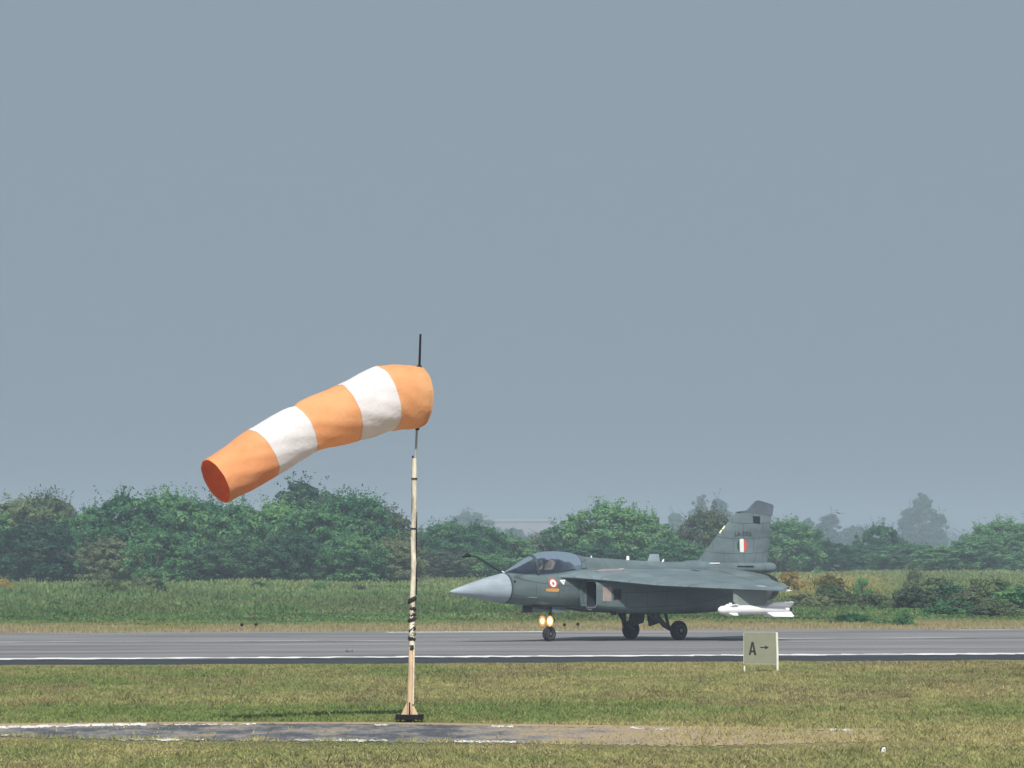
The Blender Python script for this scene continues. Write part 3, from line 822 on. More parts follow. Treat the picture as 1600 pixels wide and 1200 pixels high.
# the sock: rings along a sagging centre line, five bands
orange = cloth('orange_cloth', (0.97, 0.54, 0.27), 0.42, stain=(0.96, 0.47, 0.21))
white_c = cloth('white_cloth', (0.90, 0.90, 0.92), 0.28, stain=(0.80, 0.79, 0.83))
seam_m = cloth('seam_tape', (0.80, 0.42, 0.28), 0.1)
sock = empty('windsock', tuple(wp(655, 621)))
tag(sock, 'orange and white banded fabric windsock streaming to the left from its mast', 'windsock')
o0 = wp(655, 621)
stn = [(-0.02, 655, 621, 48.0), (0.1, 640, 621, 50.5), (0.5, 618, 621, 52.0), (1.0, 600, 623, 52.5), (1.5, 571, 634, 50), (2.0, 541, 645, 47.0), (2.5, 507, 658, 43.5),
       (2.85, 484, 666, 41.5), (3.0, 473, 671, 40.5), (3.12, 466, 675, 40.8), (3.5, 443, 688, 42.0), (4.0, 409, 709, 42.5), (4.5, 374, 731, 40), (4.9, 344, 748, 37.5), (5.0, 337, 752.0, 37.0)]
BETA = math.tan(R(29))
def sock_ring(t, n=56, grow=0.0):
    px = np.interp(t, [s[0] for s in stn], [s[1] for s in stn]); py = np.interp(t, [s[0] for s in stn], [s[2] for s in stn])
    r = np.interp(t, [s[0] for s in stn], [s[3] for s in stn]) / 8000 * DS * 0.985
    def cen(q):
        a = np.interp(q, [s[0] for s in stn], [s[1] for s in stn]); b = np.interp(q, [s[0] for s in stn], [s[2] for s in stn])
        d = DS - (655 - a) / 8000 * DS * BETA
        return wp(a, b, d)
    c = cen(t); T_ = (cen(min(t + 0.35, 5)) - cen(max(t - 0.35, 0))).normalized()
    if t < 0.5: T_ = T_.lerp(Vector((-math.cos(R(29)), -math.sin(R(29)), 0)), 0.75).normalized()
    a = T_.cross(Vector((0, 0, 1))).normalized(); b = a.cross(T_).normalized()
    ring = []
    for k in range(n):
        th = 2 * math.pi * k / n
        # soft folds of slack cloth
        slack = 0.005 + 0.011 * math.sin(math.pi * min(t / 5, 1))
        w_ = slack * math.sin(5 * th + t * 2.1) * 0.6 + slack * 0.5 * math.sin(3 * th - t * 3.7 + 1.0) + 0.006 * math.sin(11 * th + t * 9)
        dent = 0.030 * math.exp(-((t - 3.0) / 0.10) ** 2) * (0.55 + 0.45 * math.sin(th))
        crease = 0.035 * math.exp(-(((th - 5.0) - (t - 3.5) * 0.5) / 0.16) ** 2) * math.exp(-((t - 3.5) / 0.35) ** 2)
        if t > 4.8: w_ *= 0.6
        q = r + grow + w_ - dent - crease
        ring.append(tuple(c - o0 + (a * math.cos(th) + b * math.sin(th)) * q))
    return ring
for i in range(5):
    ts = np.linspace(i if i else -0.02, i + 1, 22)
    v, f = loft([sock_ring(float(t)) for t in ts], False, False)
    put('fabric_band', (v, f), orange if i % 2 == 0 else white_c, sock, smooth=True)['label'] = ['orange band at the mouth', 'white band next to the mouth', 'orange middle band', 'creased white band near the tail', 'orange tail band'][i]
for t in (1, 2, 3, 4):
    v, f = loft([sock_ring(t - 0.009, grow=0.004), sock_ring(t + 0.009, grow=0.004)], False, False)
    put('seam', (v, f), seam_m, sock, smooth=True)
v, f = loft([sock_ring(4.86, grow=0.005), sock_ring(5.0, grow=0.005)], False, False)
put('tail_hem', (v, f), orange, sock, smooth=True)
shade_layer = loft([sock_ring(float(t), grow=-0.012) for t in np.linspace(4.05, 4.995, 16)], False, False)  # added inner layer of redder cloth, painting the shade inside the tail
put('tail_inside_shade', shade_layer, cloth('orange_cloth_shaded', (0.97, 0.40, 0.17), 0.60), sock, smooth=True)['label'] = 'inside of the tail opening, its shade coloured deep rust-orange'
rg = sock_ring(0.02, n=40, grow=-0.012)
put('mouth_hoop', tube(rg + [rg[0]], 0.012, 6), black, sock)
ctr = Vector(L_(655, 621)) + Vector((base_p.x, base_p.y, 0)) - o0
for k in (5, 15, 25, 35):
    put('spoke', tube([tuple(ctr), rg[k]], 0.008, 6), black, sock)

# ------------------------------------------------------------------ sign
sp = ground(1188, 1050)
board_m = paint('faded_board', (0.235, 0.250, 0.180), 0.8, 0.08, 4, dirt=(0.25, 0.24, 0.17), dirt_amt=0.5)
frame_m = paint('sign_frame_paint', (0.42, 0.42, 0.34), 0.6, 0.05, 4)
post_m = paint('white_post', (0.80, 0.80, 0.72), 0.5, 0.08, 5)
ink = paint('black_lettering', (0.012, 0.012, 0.012), 0.6, 0.1, 9)
sign = empty('taxiway_sign', (sp[0], sp[1], 0), R(-14))
tag(sign, 'square khaki taxiway sign reading A with a right arrow, on two white posts', 'sign')
q = 8000 / sp[1]
hw = 25.0 / q / math.cos(R(14)); zt, zb = 61.5 / q, 13.0 / q
put('board', box(-hw, hw, -0.012, 0.012, zb, zt), board_m, sign, bevel=0.004)
put('frame', merge(box(-hw, hw, -0.016, 0.016, zt, zt + 0.016), box(-hw, hw, -0.016, 0.016, zb - 0.012, zb), box(-hw - .016, -hw, -0.016, 0.016, zb, zt)), frame_m, sign)
put('post', tube([(-hw - 0.0, 0.035, -0.02), (-hw - 0.0, 0.035, zt)], 0.020, 10), post_m, sign, smooth=True)
put('post', tube([(hw + 0.025, 0, -0.02), (hw + 0.022, 0, zt * 0.5), (hw + 0.005, 0, zt + 0.01)], 0.027, 10), post_m, sign, smooth=True)
def flat(polys, y0=-0.013, y1=-0.0165):
    parts = []
    for pl in polys:
        n = len(pl)
        v = [(x, y0, z) for x, z in pl] + [(x, y1, z) for x, z in pl]
        f = [tuple(range(n)), tuple(range(2 * n - 1, n - 1, -1))] + [(i, (i + 1) % n, n + (i + 1) % n, n + i) for i in range(n)]
        parts.append((v, f))
    return merge(*parts)
def sg(px, py): return ((px - 1188) / q / math.cos(R(14)), (1050 - py) / q)
A = [[sg(1170.2, 1023.5), sg(1173.2, 1023.5), sg(1177.2, 1003), sg(1174.6, 1003)], [sg(1178.6, 1023.5), sg(1182.2, 1023.5), sg(1177.6, 1003), sg(1175.4, 1003)]]
put('letter', flat(A), ink, sign)
put('letter_bar', flat([[sg(1173, 1019), sg(1180, 1019), sg(1179.5, 1016.3), sg(1173.5, 1016.3)]], -0.0168, -0.018), ink, sign)
put('arrow', merge(flat([[sg(1188, 1012.2), sg(1196, 1012.4), sg(1196, 1010.6), sg(1188, 1010.8)]]), flat([[sg(1195.8, 1014.8), sg(1201, 1011.5), sg(1195.8, 1008.2)]])), ink, sign)

# ------------------------------------------------------------------ small things on the ground
mk = ground(1381, 1176.5)
marker = empty('ground_marker', (mk[0], mk[1], 0)); tag(marker, 'small white ground marker with a hole, in the grass at lower right', 'marker')
qq = 8000 / mk[1]
prof = [(-4, 0), (-3.8, 5), (-2.6, 8.2), (0, 9.6), (2.4, 8.6), (3.6, 5.5), (4.6, 0), (1.2, 0), (1.0, 1.5), (-1.2, 1.5), (-1.5, 0)]
v = [(a / qq, -0.02, b / qq) for a, b in prof] + [(a / qq, 0.02, b / qq) for a, b in prof]; n = len(prof)
put('marker_body', (v, [tuple(range(n)), tuple(range(2 * n - 1, n - 1, -1))] + [(i, (i + 1) % n, n + (i + 1) % n, n + i) for i in range(n)]), post_m, marker)
put('hole', tube([(0.0, -0.023, 5.2 / qq), (0, -0.0215, 5.2 / qq)], 0.008, 10), ink, marker)
put('backing', tube([(0.0, 0.021, 4.6 / qq), (0, 0.03, 4.6 / qq)], 0.052, 14), black, marker)
def edge_light(px, py, d, lab, tilt=0):
    r = empty('edge_light', ((px - 800) / 8000 * d, d, 0)); tag(r, lab, 'light', 'low dark lights on the far verge')
    h = CAM_H - (py - 849) / 8000 * d
    put('stem', tube([(0, 0, 0), (tilt * .5, 0, h * .6), (tilt, 0, h - .03)], 0.014, 6), black, r)
    put('lamp_head', tube([(tilt, 0, h - .06), (tilt, 0, h - .03), (tilt, 0, h + .03), (tilt, 0, h + .05)], [0.03, 0.06, 0.055, 0.02], 10), black, r, smooth=True)
    put('base', tube([(0, 0, 0), (0, 0, 0.03)], 0.07, 10), black, r)
edge_light(378, 976, 179, 'left one of two small dark edge lights beyond the runway, left of the mast')
edge_light(398, 976, 179.5, 'right one of two small dark edge lights beyond the runway, left of the mast', 0.05)
edge_light(903, 975, 180, 'small dark edge light just right of the nose wheel, beyond the runway')
edge_light(882, 976, 180.5, 'small dark edge light next to the nose gear, beyond the runway')
st = ground(546, 1019)
o = put('stone', loft([[(math.cos(k) * r * random.uniform(.8, 1.2), math.sin(k) * r * random.uniform(.8, 1.2), z) for k in np.linspace(0, 5.6, 9)] for r, z in ((.08, 0), (.10, .04), (.06, .08), (.02, .10))]), paint('stone', (0.2, 0.19, 0.18), 0.9, 0.2, 9), None)
o.location = (st[0], st[1], 0.01); tag(o, 'small grey stone lying on the runway left of the mast', 'stone')

# birds
bird_m = paint('bird_feather', (0.05, 0.045, 0.045), 0.8, 0.3, 20)
def bird(px, py, d, span, roll, lab):
    p = wp(px, py, d)
    b = empty('bird', tuple(p)); b.rotation_euler = (0, roll, R(20)); tag(b, lab, 'bird', 'birds in the air')
    s = span / 2
    put('body', tube([(0, -.28 * s, 0), (0, -.2 * s, .01 * s), (0, 0, 0), (0, .25 * s, 0), (0, .45 * s, 0)], [.02 * s, .07 * s, .10 * s, .06 * s, .03 * s], 8), bird_m, b, smooth=True)
    for sg_ in (-1, 1):
        pl = [(0.05, -.12, 0), (.45, -.2, .10), (1.0, -.02, .05), (.5, .08, .09), (.05, .16, 0)]
        v = [(sg_ * a * s, c * s, e * s + .015 * s) for a, c, e in pl] + [(sg_ * a * s, c * s, e * s - .015 * s) for a, c, e in pl]
        f = [(0, 1, 2, 3, 4), (9, 8, 7, 6, 5)] + [(i, (i + 1) % 5, 5 + (i + 1) % 5, 5 + i) for i in range(5)]
        put('wing', (v, f), bird_m, b)
    put('tail', ([(-.05 * s, .4 * s, 0.01), (.05 * s, .4 * s, 0.01), (.12 * s, .62 * s, 0.01), (-.12 * s, .62 * s, 0.01), (-.05 * s, .4 * s, -.01), (.05 * s, .4 * s, -.01), (.12 * s, .62 * s, -.01), (-.12 * s, .62 * s, -.01)],
        [(0, 1, 2, 3), (7, 6, 5, 4), (0, 4, 5, 1), (1, 5, 6, 2), (2, 6, 7, 3), (3, 7, 4, 0)]), bird_m, b)
bird(992, 702, 300, 0.16, 0.2, 'tiny dark bird alone in the open sky above the jet')
bird(1311, 802, 420, 0.95, 0.18, 'dark bird gliding low over the trees right of the fin')
bird(1380, 809, 430, 0.45, 0.1, 'smaller dark bird left of the blue tower-shaped tree')
bird(1394, 816, 430, 0.35, -0.1, 'smallest low bird close to the blue tower-shaped tree')

# ------------------------------------------------------------------ the fighter jet
# local frame: +X aft from the nose tip, -Y port (towards the camera side), Z up
AY = R(40); SM = 8.25
main_w = Vector((4.452, 159.0, 0.012))
nose_w = main_w + Vector((-SM * math.cos(AY), -SM * math.sin(AY), 0))
jet = empty('fighter_jet', tuple(nose_w), AY)
tag(jet, 'grey single-engine delta-wing fighter jet taxiing left with nose lights on', 'fighter jet')

def jet_paint(name, col, panels=True):
    m = paint(name, col, 0.42, 0.16, 1.6, dirt=tuple(c * 0.6 for c in col), dirt_amt=0.75, spec=0.4, stretch=(0.6, 1, 1.6))
    if panels:
        nt = m.node_tree; N, L = nt.nodes, nt.links
        b = N['Principled BSDF']; src = b.inputs['Base Color'].links[0].from_socket
        tc = N.new('ShaderNodeTexCoord')
        sp_ = N.new('ShaderNodeSeparateXYZ'); L.new(tc.outputs['Object'], sp_.inputs[0])
        cb = N.new('ShaderNodeCombineXYZ'); L.new(sp_.outputs[0], cb.inputs[0])
        ad = N.new('ShaderNodeMath'); ad.operation = 'SUBTRACT'; L.new(sp_.outputs[2], ad.inputs[0]); L.new(sp_.outputs[1], ad.inputs[1]); L.new(ad.outputs[0], cb.inputs[1])
        br_ = N.new('ShaderNodeTexBrick'); br_.inputs['Scale'].default_value = 1.0; br_.inputs['Mortar Size'].default_value = 0.011
        br_.inputs['Brick Width'].default_value = 0.85; br_.inputs['Row Height'].default_value = 0.46
        br_.inputs['Color1'].default_value = (1, 1, 1, 1); br_.inputs['Color2'].default_value = (0.80, 0.84, 0.86, 1); br_.inputs['Mortar'].default_value = (0.40, 0.40, 0.40, 1)
        L.new(cb.outputs[0], br_.inputs['Vector'])
        mm = N.new('ShaderNodeMixRGB'); mm.blend_type = 'MULTIPLY'; mm.inputs[0].default_value = 0.8
        L.new(src, mm.inputs[1]); L.new(br_.outputs[0], mm.inputs[2]); L.new(mm.outputs[0], b.inputs['Base Color'])
    return m
grey = jet_paint('jet_grey', (0.125, 0.168, 0.175))
grey_lit = jet_paint('jet_grey_lit', (0.155, 0.205, 0.222))  # fuselage paint made lighter, standing in for stronger light on wings and spine
radome_m = jet_paint('radome_grey', (0.34, 0.41, 0.47), False)
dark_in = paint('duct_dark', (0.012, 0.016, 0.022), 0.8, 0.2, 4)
gear_m = paint('gear_dark', (0.035, 0.05, 0.055), 0.5, 0.2, 6)
tyre_m = paint('tyre_rubber', (0.012, 0.012, 0.015), 0.85, 0.2, 10)
hub_m = paint('wheel_hub', (0.22, 0.25, 0.28), 0.45, 0.15, 10, metallic=0.2)
white_m = paint('white_paint', (0.84, 0.84, 0.86), 0.45, 0.03, 4)
nozzle_m = paint('burnt_metal', (0.07, 0.065, 0.06), 0.35, 0.3, 8, metallic=0.8)
seat_m = paint('seat_fabric', (0.035, 0.035, 0.05), 0.9, 0.3, 9)

def J(name, vf, mat, parent=None, smooth=True, bevel=0):
    return put(name, vf, mat, parent or jet, smooth, bevel)
def section(s, hw, zt, zb, n=32, e_top=2.3, e_bot=2.3, zm=None, yc=0.0):
    zm = (zt + zb) / 2 if zm is None else zm
    r = []
    for k in range(n):
        th = 2 * math.pi * k / n
        c, s_ = math.cos(th), math.sin(th)
        e = e_top if s_ > 0 else e_bot
        y = math.copysign(abs(c) ** (2 / e), c) * hw
        z = math.copysign(abs(s_) ** (2 / e), s_)
        z = zm + z * ((zt - zm) if z > 0 else (zm - zb))
        r.append((s, yc + y, z))
    return r
def smooth_interp(tbl, s):
    xs = [t[0] for t in tbl]
    out_ = []
    for j in range(1, len(tbl[0])):
        ysv = [t[j] for t in tbl]
        # Catmull-like monotone smoothing: average of local linear interpolation
        w = 0.18
        out_.append(float(np.mean([np.interp(s + q_ * w, xs, ysv) for q_ in (-1, -.5, 0, .5, 1)])))
    return out_
NT = [(0.0, 0.012, 1.552, 1.528), (0.12, 0.06, 1.60, 1.475), (0.45, 0.16, 1.70, 1.41), (0.93, 0.27, 1.825, 1.335), (1.5, 0.365, 1.975, 1.24), (2.07, 0.44, 2.085, 1.175)]
def nose_sec(s):
    xs = [t[0] for t in NT]
    return [float(np.interp(s, xs, [t[j] for t in NT])) for j in (1, 2, 3)]
rings = []
for i in range(26):
    s = 2.06 * (i / 25) ** 1.3
    hw_, zt_, zb_ = nose_sec(s)
    rings.append(section(s, hw_, zt_, zb_, e_top=2.05, e_bot=2.1))
J('radome', loft(rings), radome_m)
J('radome_seam', loft([section(2.055, .447, 2.093, 1.168), section(2.095, .452, 2.098, 1.164)], False, False), gear_m)
BT = [(2.06, .442, 2.085, 1.172), (2.6, .49, 2.10, 1.125), (3.2, .545, 2.11, 1.075), (4.0, .60, 2.16, 1.045), (4.7, .635, 2.23, 1.03), (5.5, .70, 2.27, .93), (6.5, .82, 2.28, .83), (7.6, .90, 2.28, .80),
      (9.5, .93, 2.27, .79), (10.6, .86, 2.24, .84), (11.5, .74, 2.18, .98), (12.3, .60, 2.09, 1.10), (12.75, .52, 2.02, 1.17)]
rings = []
for i in range(64):
    s = 2.06 + (12.75 - 2.06) * i / 63
    hw_, zt_, zb_ = smooth_interp(BT, s) if 2.3 < s < 12.6 else [float(np.interp(s, [t[0] for t in BT], [t[j] for t in BT])) for j in (1, 2, 3)]
    e = float(np.interp(s, [2, 5, 7, 11, 12.7], [2.1, 2.5, 3.0, 2.8, 2.1]))
    rings.append(section(s, hw_, zt_, zb_, e_top=e, e_bot=e, n=40))
J('fuselage', loft(rings), grey)
# nozzle
rn = [[(s, math.cos(k * math.pi / 12) * r, 1.60 + math.sin(k * math.pi / 12) * r) for k in range(24)] for s, r in ((12.70, .45), (12.9, .44), (13.15, .38), (13.14, .34), (12.9, .36), (12.6, .36))]
J('nozzle', loft(rn), nozzle_m)
# dorsal spine behind the canopy running into the fin root fairing
ST_ = [(4.70, .34, 2.62, 2.1), (5.13, .35, 2.60, 2.1), (5.65, .345, 2.55, 2.1), (6.95, .335, 2.485, 2.1), (7.6, .33, 2.45, 2.1), (9.0, .31, 2.405, 2.1), (9.35, .31, 2.41, 2.1), (9.65, .31, 2.465, 2.1), (10.1, .28, 2.45, 2.08), (10.5, .25, 2.405, 2.07), (11.5, .22, 2.395, 2.06), (12.6, .205, 2.385, 2.05)]
rings = []
for i in range(46):
    s = 4.72 + (12.6 - 4.72) * i / 45
    hw_, zt_, zb_ = smooth_interp(ST_, s)
    rings.append(section(s, hw_, zt_, zb_, n=28, e_top=2.2, zm=2.12 if s < 10 else 2.2))
J('dorsal_spine', loft(rings), grey_lit)
J('parachute_housing', loft([section(s, r, 2.22 + r * .95, 2.22 - r * .95, n=20) for s, r in ((12.55, .165), (12.9, .175), (13.15, .17), (13.25, .14), (13.30, .07))]), grey_lit)
# wings
def wing_side(sd):
    # t, LE s, LE z, TE s, TE z, thickness
    K = [(0.45, 3.85, 1.96, 11.35, 2.12, .36), (0.8, 4.25, 1.945, 11.3, 2.08, .34), (1.4, 4.95, 1.87, 11.1, 1.97, .27), (2.4, 6.15, 1.715, 10.8, 1.80, .19), (3.3, 7.6, 1.63, 10.5, 1.64, .115), (4.02, 8.75, 1.575, 10.25, 1.53, .06), (4.1, 9.0, 1.57, 10.22, 1.525, .03)]
    prof = [(0, 0), (.012, .28), (.05, .52), (.15, .82), (.35, 1.0), (.6, .86), (.84, .46)]
    H_ = 0.84
    rings = []
    for t, ls, lz, ts, tz, th in K:
        up = []; dn = []
        for x, h_ in prof:
            s = ls + (ts - ls) * x; z = lz + (tz - lz) * x
            camber = 0.55
            up.append((s, -sd * t, z + th * h_ * camber)); dn.append((s, -sd * t, z - th * h_ * (1 - camber)))
        r = up + dn[:0:-1]
        rings.append(r if sd > 0 else r)
    J('wing', loft(rings), grey_lit)
    def at(t, x, side):
        ks = [k[0] for k in K]
        g = [float(np.interp(t, ks, [k[j] for k in K])) for j in range(1, 6)]
        h_ = float(np.interp(x, [p[0] for p in prof] + [1.0], [p[1] for p in prof] + [.04]))
        return Vector((g[0] + (g[2] - g[0]) * x, -sd * t, g[1] + (g[3] - g[1]) * x + side * g[4] * h_ * .5 + g[4] * h_ * .05))
    for t0, t1, defl in ((0.95, 2.35, 0.02), (2.42, 3.85, 0.10)):
        v = []
        for t in (t0, (t0 + t1) / 2, t1):
            a, b_ = at(t, .848, 1), at(t, .848, -1); te = at(t, 1.0, 0)
            te.z += defl
            v += [tuple(a), tuple(te + Vector((0, 0, .012))), tuple(te - Vector((0, 0, .012))), tuple(b_)]
        f = []
        for i in range(2):
            for j in range(4):
                a = i * 4 + j; b_ = i * 4 + (j + 1) % 4; f.append((a, b_, b_ + 4, a + 4))
        f += [(3, 2, 1, 0), (8, 9, 10, 11)]
        J('elevon', (v, f), grey_lit, smooth=False)
    # slat line, tip lamp, actuator fairings, pylon
    tp = at(4.0, .97, 0) + Vector((-.12, 0, 0))
    J('wing_tip_light', tube([tuple(tp), tuple(tp + Vector((.12, 0, 0))), tuple(tp + Vector((.2, 0, 0)))], [.035, .03, .008], 8), white_m)
    for t in (1.6, 2.8):
        c = at(t, .80, -1)
        J('actuator_fairing', tube([tuple(c + Vector((-.7, 0, .0))), tuple(c + Vector((-.2, 0, -.05))), tuple(c + Vector((.5, 0, -.05))), tuple(c + Vector((1.0, 0, .02)))], [.02, .07, .06, .02], 10), grey_lit)
    c0 = at(3.55, .42, -1).z; yp = -sd * 3.55
    def pyl(s_, hw, z0, z1): return [(s_, yp - hw, z1), (s_, yp + hw, z1), (s_, yp + hw, z0), (s_, yp - hw, z0)]
    J('pylon', loft([pyl(8.28, .012, 1.22, c0 + .03), pyl(8.42, .05, 1.10, c0 + .05), pyl(9.50, .05, 1.10, c0 + .03), pyl(9.68, .012, 1.2, c0 + .01)]), pylon_m, smooth=False)
    return at
pylon_m = paint('pylon_grey', (0.22, 0.26, 0.24), 0.5, 0.06, 4)
wat = wing_side(1)
wing_side(-1)
# small white formation strip near port tip, black vent on the wing root, root fairing marks
def patch_on(fn, pts, name, mat, lift=0.004):
    v = [tuple(fn(*p) + Vector((0, -lift * .6, lift))) for p in pts]
    return J(name, (v, [tuple(range(len(v)))]), mat, smooth=False)
patch_on(lambda t, x: wat(t, x, 1), [(3.35, .60), (3.35, .72), (3.5, .72), (3.5, .60)], 'formation_or_glint_strip', white_m, 0.01)
patch_on(lambda t, x: wat(t, x, 1), [(0.86, .655), (0.86, .675), (1.05, .70), (1.05, .68)], 'vent', dark_in, 0.012)
# intakes
def intake(sd):
    def rr(s, y0, y1, z0, z1, r=.12, n=5):
        pts = []
        for (cy, cz, a0) in ((y1 - r, z1 - r, 0), (y0 + r * .4, z1 - r * .4, 90), (y0 + r * .4, z0 + r * .4, 180), (y1 - r, z0 + r, 270)):
            q_ = r if a0 in (0, 270) else r * .4
            for i in range(n):
                a = R(a0 + 90 * i / (n - 1)); pts.append((s, -sd * (cy + q_ * math.cos(a)), cz + q_ * math.sin(a)))
        return pts
    outer = [rr(4.80, .70, 1.20, 1.03, 1.84), rr(4.9, .69, 1.23, 1.01, 1.86), rr(5.4, .60, 1.27, .96, 1.90), rr(6.3, .5, 1.28, .86, 1.92, .16), rr(8.0, .4, 1.24, .83, 1.94, .2), rr(9.6, .3, 1.08, .85, 1.95, .22), rr(11.2, .2, .78, 1.0, 1.95, .22), rr(12.0, .2, .60, 1.15, 1.85, .18)]
    inner = [rr(4.80, .715, 1.185, 1.045, 1.825), rr(5.0, .73, 1.16, 1.07, 1.80), rr(5.9, .70, 1.12, 1.1, 1.75)]
    J('intake_duct', loft(outer, False, True), grey)
    J('intake_lip', loft([outer[0], inner[0]], False, False), radome_m)
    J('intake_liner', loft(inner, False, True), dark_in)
    pl = [(4.62, 1.08), (4.55, 1.45), (4.66, 1.86), (5.0, 1.88), (5.0, 1.05)]
    v = [(s, -sd * .665, z) for s, z in pl] + [(s, -sd * .685, z) for s, z in pl]
    J('splitter_plate', (v, [(0, 1, 2, 3, 4), (9, 8, 7, 6, 5)] + [(i, (i + 1) % 5, 5 + (i + 1) % 5, 5 + i) for i in range(5)]), grey, smooth=False)
    J('auxiliary_door', box(5.42, 5.72, -sd * 1.272 - .012, -sd * 1.272 + .012, 1.27, 1.59), dark_in, smooth=False)
    J('access_panel', box(5.0, 5.36, -sd * 1.255 - .010, -sd * 1.255 + .010, 1.22, 1.66), paint('sunlit_brown_panel', (0.36, 0.30, 0.27), 0.5, 0.2, 6), smooth=False)  # brownish panel on the intake wall, its sunlit paleness painted in
intake(1); intake(-1)
# fin
FP = [(9.9, 2.40), (11.68, 4.02), (12.10, 4.04), (12.50, 4.335), (13.22, 4.20), (13.17, 3.80), (12.98, 2.38)]
def thick(poly, z_root, z_tip, t_root, t_tip, hinge=None):
    c = (min(p[0] for p in poly) + max(p[0] for p in poly)) / 2
    v = []
    n = len(poly)
    for s, z in poly:
        k = (z - z_root) / (z_tip - z_root); v.append((s, -0.006, z))
    for s, z in poly: v.append((s, 0.006, z))
    return v
def lens_fin(name, le, te, mat, tr, tt, x0=0.0, x1=1.0):
    """fin between a leading and trailing polyline given at matching heights; lens thickness"""
    rings = []
    for (s0, z0), (s1, z1), th in zip(le, te, np.linspace(tr, tt, len(le))):
        up = []; dn = []
        for x in np.linspace(x0, x1, 9):
            h_ = th * (4 * x * (1 - x)) ** .6 / 2 + 0.004
            s = s0 + (s1 - s0) * x; z = z0 + (z1 - z0) * x
            up.append((s, -h_, z)); dn.append((s, h_, z))
        rings.append(up + dn[::-1])
    return J(name, loft(rings), mat)
le = [(9.95, 2.36), (10.45, 2.86), (10.95, 3.35), (11.35, 3.70), (11.68, 3.99)]
te = [(12.98, 2.36), (13.035, 2.86), (13.09, 3.35), (13.13, 3.70), (13.165, 3.86)]
lens_fin('tail_fin', le, te, grey_lit, .20, .09, 0, .79)
lens_fin('rudder', [le[i] for i in range(5)], te, grey_lit, .20, .09, .796, 1.0)
cap = [(11.66, 3.985), (12.12, 4.03), (12.50, 4.335), (12.62, 4.345), (13.20, 4.215), (13.22, 4.16), (13.17, 3.87)]
n = len(cap)
v = [(s, -.045 if z < 4.2 else -.03, z) for s, z in cap] + [(s, .045 if z < 4.2 else .03, z) for s, z in cap]
J('fin_cap', (v, [tuple(range(n - 1, -1, -1)), tuple(range(n, 2 * n))] + [(i, (i + 1) % n, n + (i + 1) % n, n + i) for i in range(n)]), jet_paint('fin_cap_grey', (0.12, 0.15, 0.185), False), smooth=False)
def fin_y(s, z):   # port surface of fin at (s, z)
    zs = [p[1] for p in le]; k = np.interp(z, zs, range(5)) / 4; th = .20 + (.09 - .20) * k
    s0 = np.interp(z, zs, [p[0] for p in le]); s1 = np.interp(z, [p[1] for p in te], [p[0] for p in te]); x = min(max((s - s0) / (s1 - s0), 0.01), .99)
    return -(th * (4 * x * (1 - x)) ** .6 / 2 + 0.004)
def fin_patch(name, pts, mat, lift=.006):
    v = [(s, fin_y(s, z) - lift, z) for s, z in pts]
    return J(name, (v, [tuple(range(len(v)))[::-1]]), mat, smooth=False)
green_f = paint('flash_green', (0.02, 0.09, 0.05), 0.5, 0.03, 4); red_f = paint('flash_red', (0.72, 0.10, 0.05), 0.5, 0.03, 4); wht_f = paint('flash_white', (0.85, 0.85, 0.85), 0.5, 0.02, 4)
cs, cz, rs, rz_ = 11.81, 2.92, .205, .215
def ell(a0, a1, cs, cz, rs, rz, n=10): return [(cs + rs * math.cos(a), cz + rz * math.sin(a)) for a in np.linspace(a0, a1, n)]
fin_patch('fin_flash_green', ell(R(118), R(242), cs, cz, rs, rz_), green_f, .010)
fin_patch('fin_flash_white', ell(R(68), R(118), cs, cz, rs, rz_, 5) + ell(R(242), R(292), cs, cz, rs, rz_, 5), wht_f, .010)
fin_patch('fin_flash_red', ell(R(-68), R(68), cs, cz, rs, rz_), red_f, .010)
fin_patch('antenna_window', [(12.30, 3.85), (12.32, 3.63), (12.62, 3.60), (12.62, 3.84)], dark_in, .008)
v, f = box(10.98, 11.20, -.05, .05, 3.30, 3.36)
J('fin_edge_light', tube([(11.06, 0, 3.42), (11.16, 0, 3.52)], .028, 8), paint('lamp_yellow', (0.8, 0.85, 0.55), 0.3, 0.02, 4))
J('fin_edge_light', tube([(10.94, 0, 3.30), (11.03, 0, 3.40)], .028, 8), paint('lamp_yellow', (0.8, 0.85, 0.55), 0.3, 0.02, 4))
# bright highlight painted as a white plate, and dark slot, on the fin root fairing
def strip_on_spine(name, s0, s1, z0, z1, mat, y=.255):
    J(name, box(s0, s1, -y - .008, -y + .02, z0, z1), mat, smooth=False)
strip_on_spine('formation_or_glint_strip', 10.35, 10.75, 2.345, 2.385, white_m, .215)
strip_on_spine('cooling_slot', 11.5, 12.2, 2.25, 2.285, dark_in, .222)
# lettering
def text_mesh(name, s, size, mat, parent, loc, rot, depth=0.0):
    cu = bpy.data.curves.new(name, 'FONT'); cu.body = s; cu.size = size; cu.align_x = 'CENTER'; cu.align_y = 'CENTER'; cu.extrude = 0.002
    to = bpy.data.objects.new(name, cu); COL.objects.link(to)
    bpy.context.view_layer.update()
    me = bpy.data.meshes.new_from_object(to.evaluated_get(bpy.context.evaluated_depsgraph_get()))
    bpy.data.objects.remove(to)
    o = bpy.data.objects.new(name, me); COL.objects.link(o); o.parent = parent; o.location = loc; o.rotation_euler = rot
    me.materials.clear(); me.materials.append(mat)
    return o
text_mesh('serial_number', 'LA-5006', 0.21, paint('serial_dark', (0.05, 0.06, 0.07), .6, .05, 4), jet, (11.87, fin_y(11.87, 3.28) - .012, 3.28), (R(90), 0, 0))

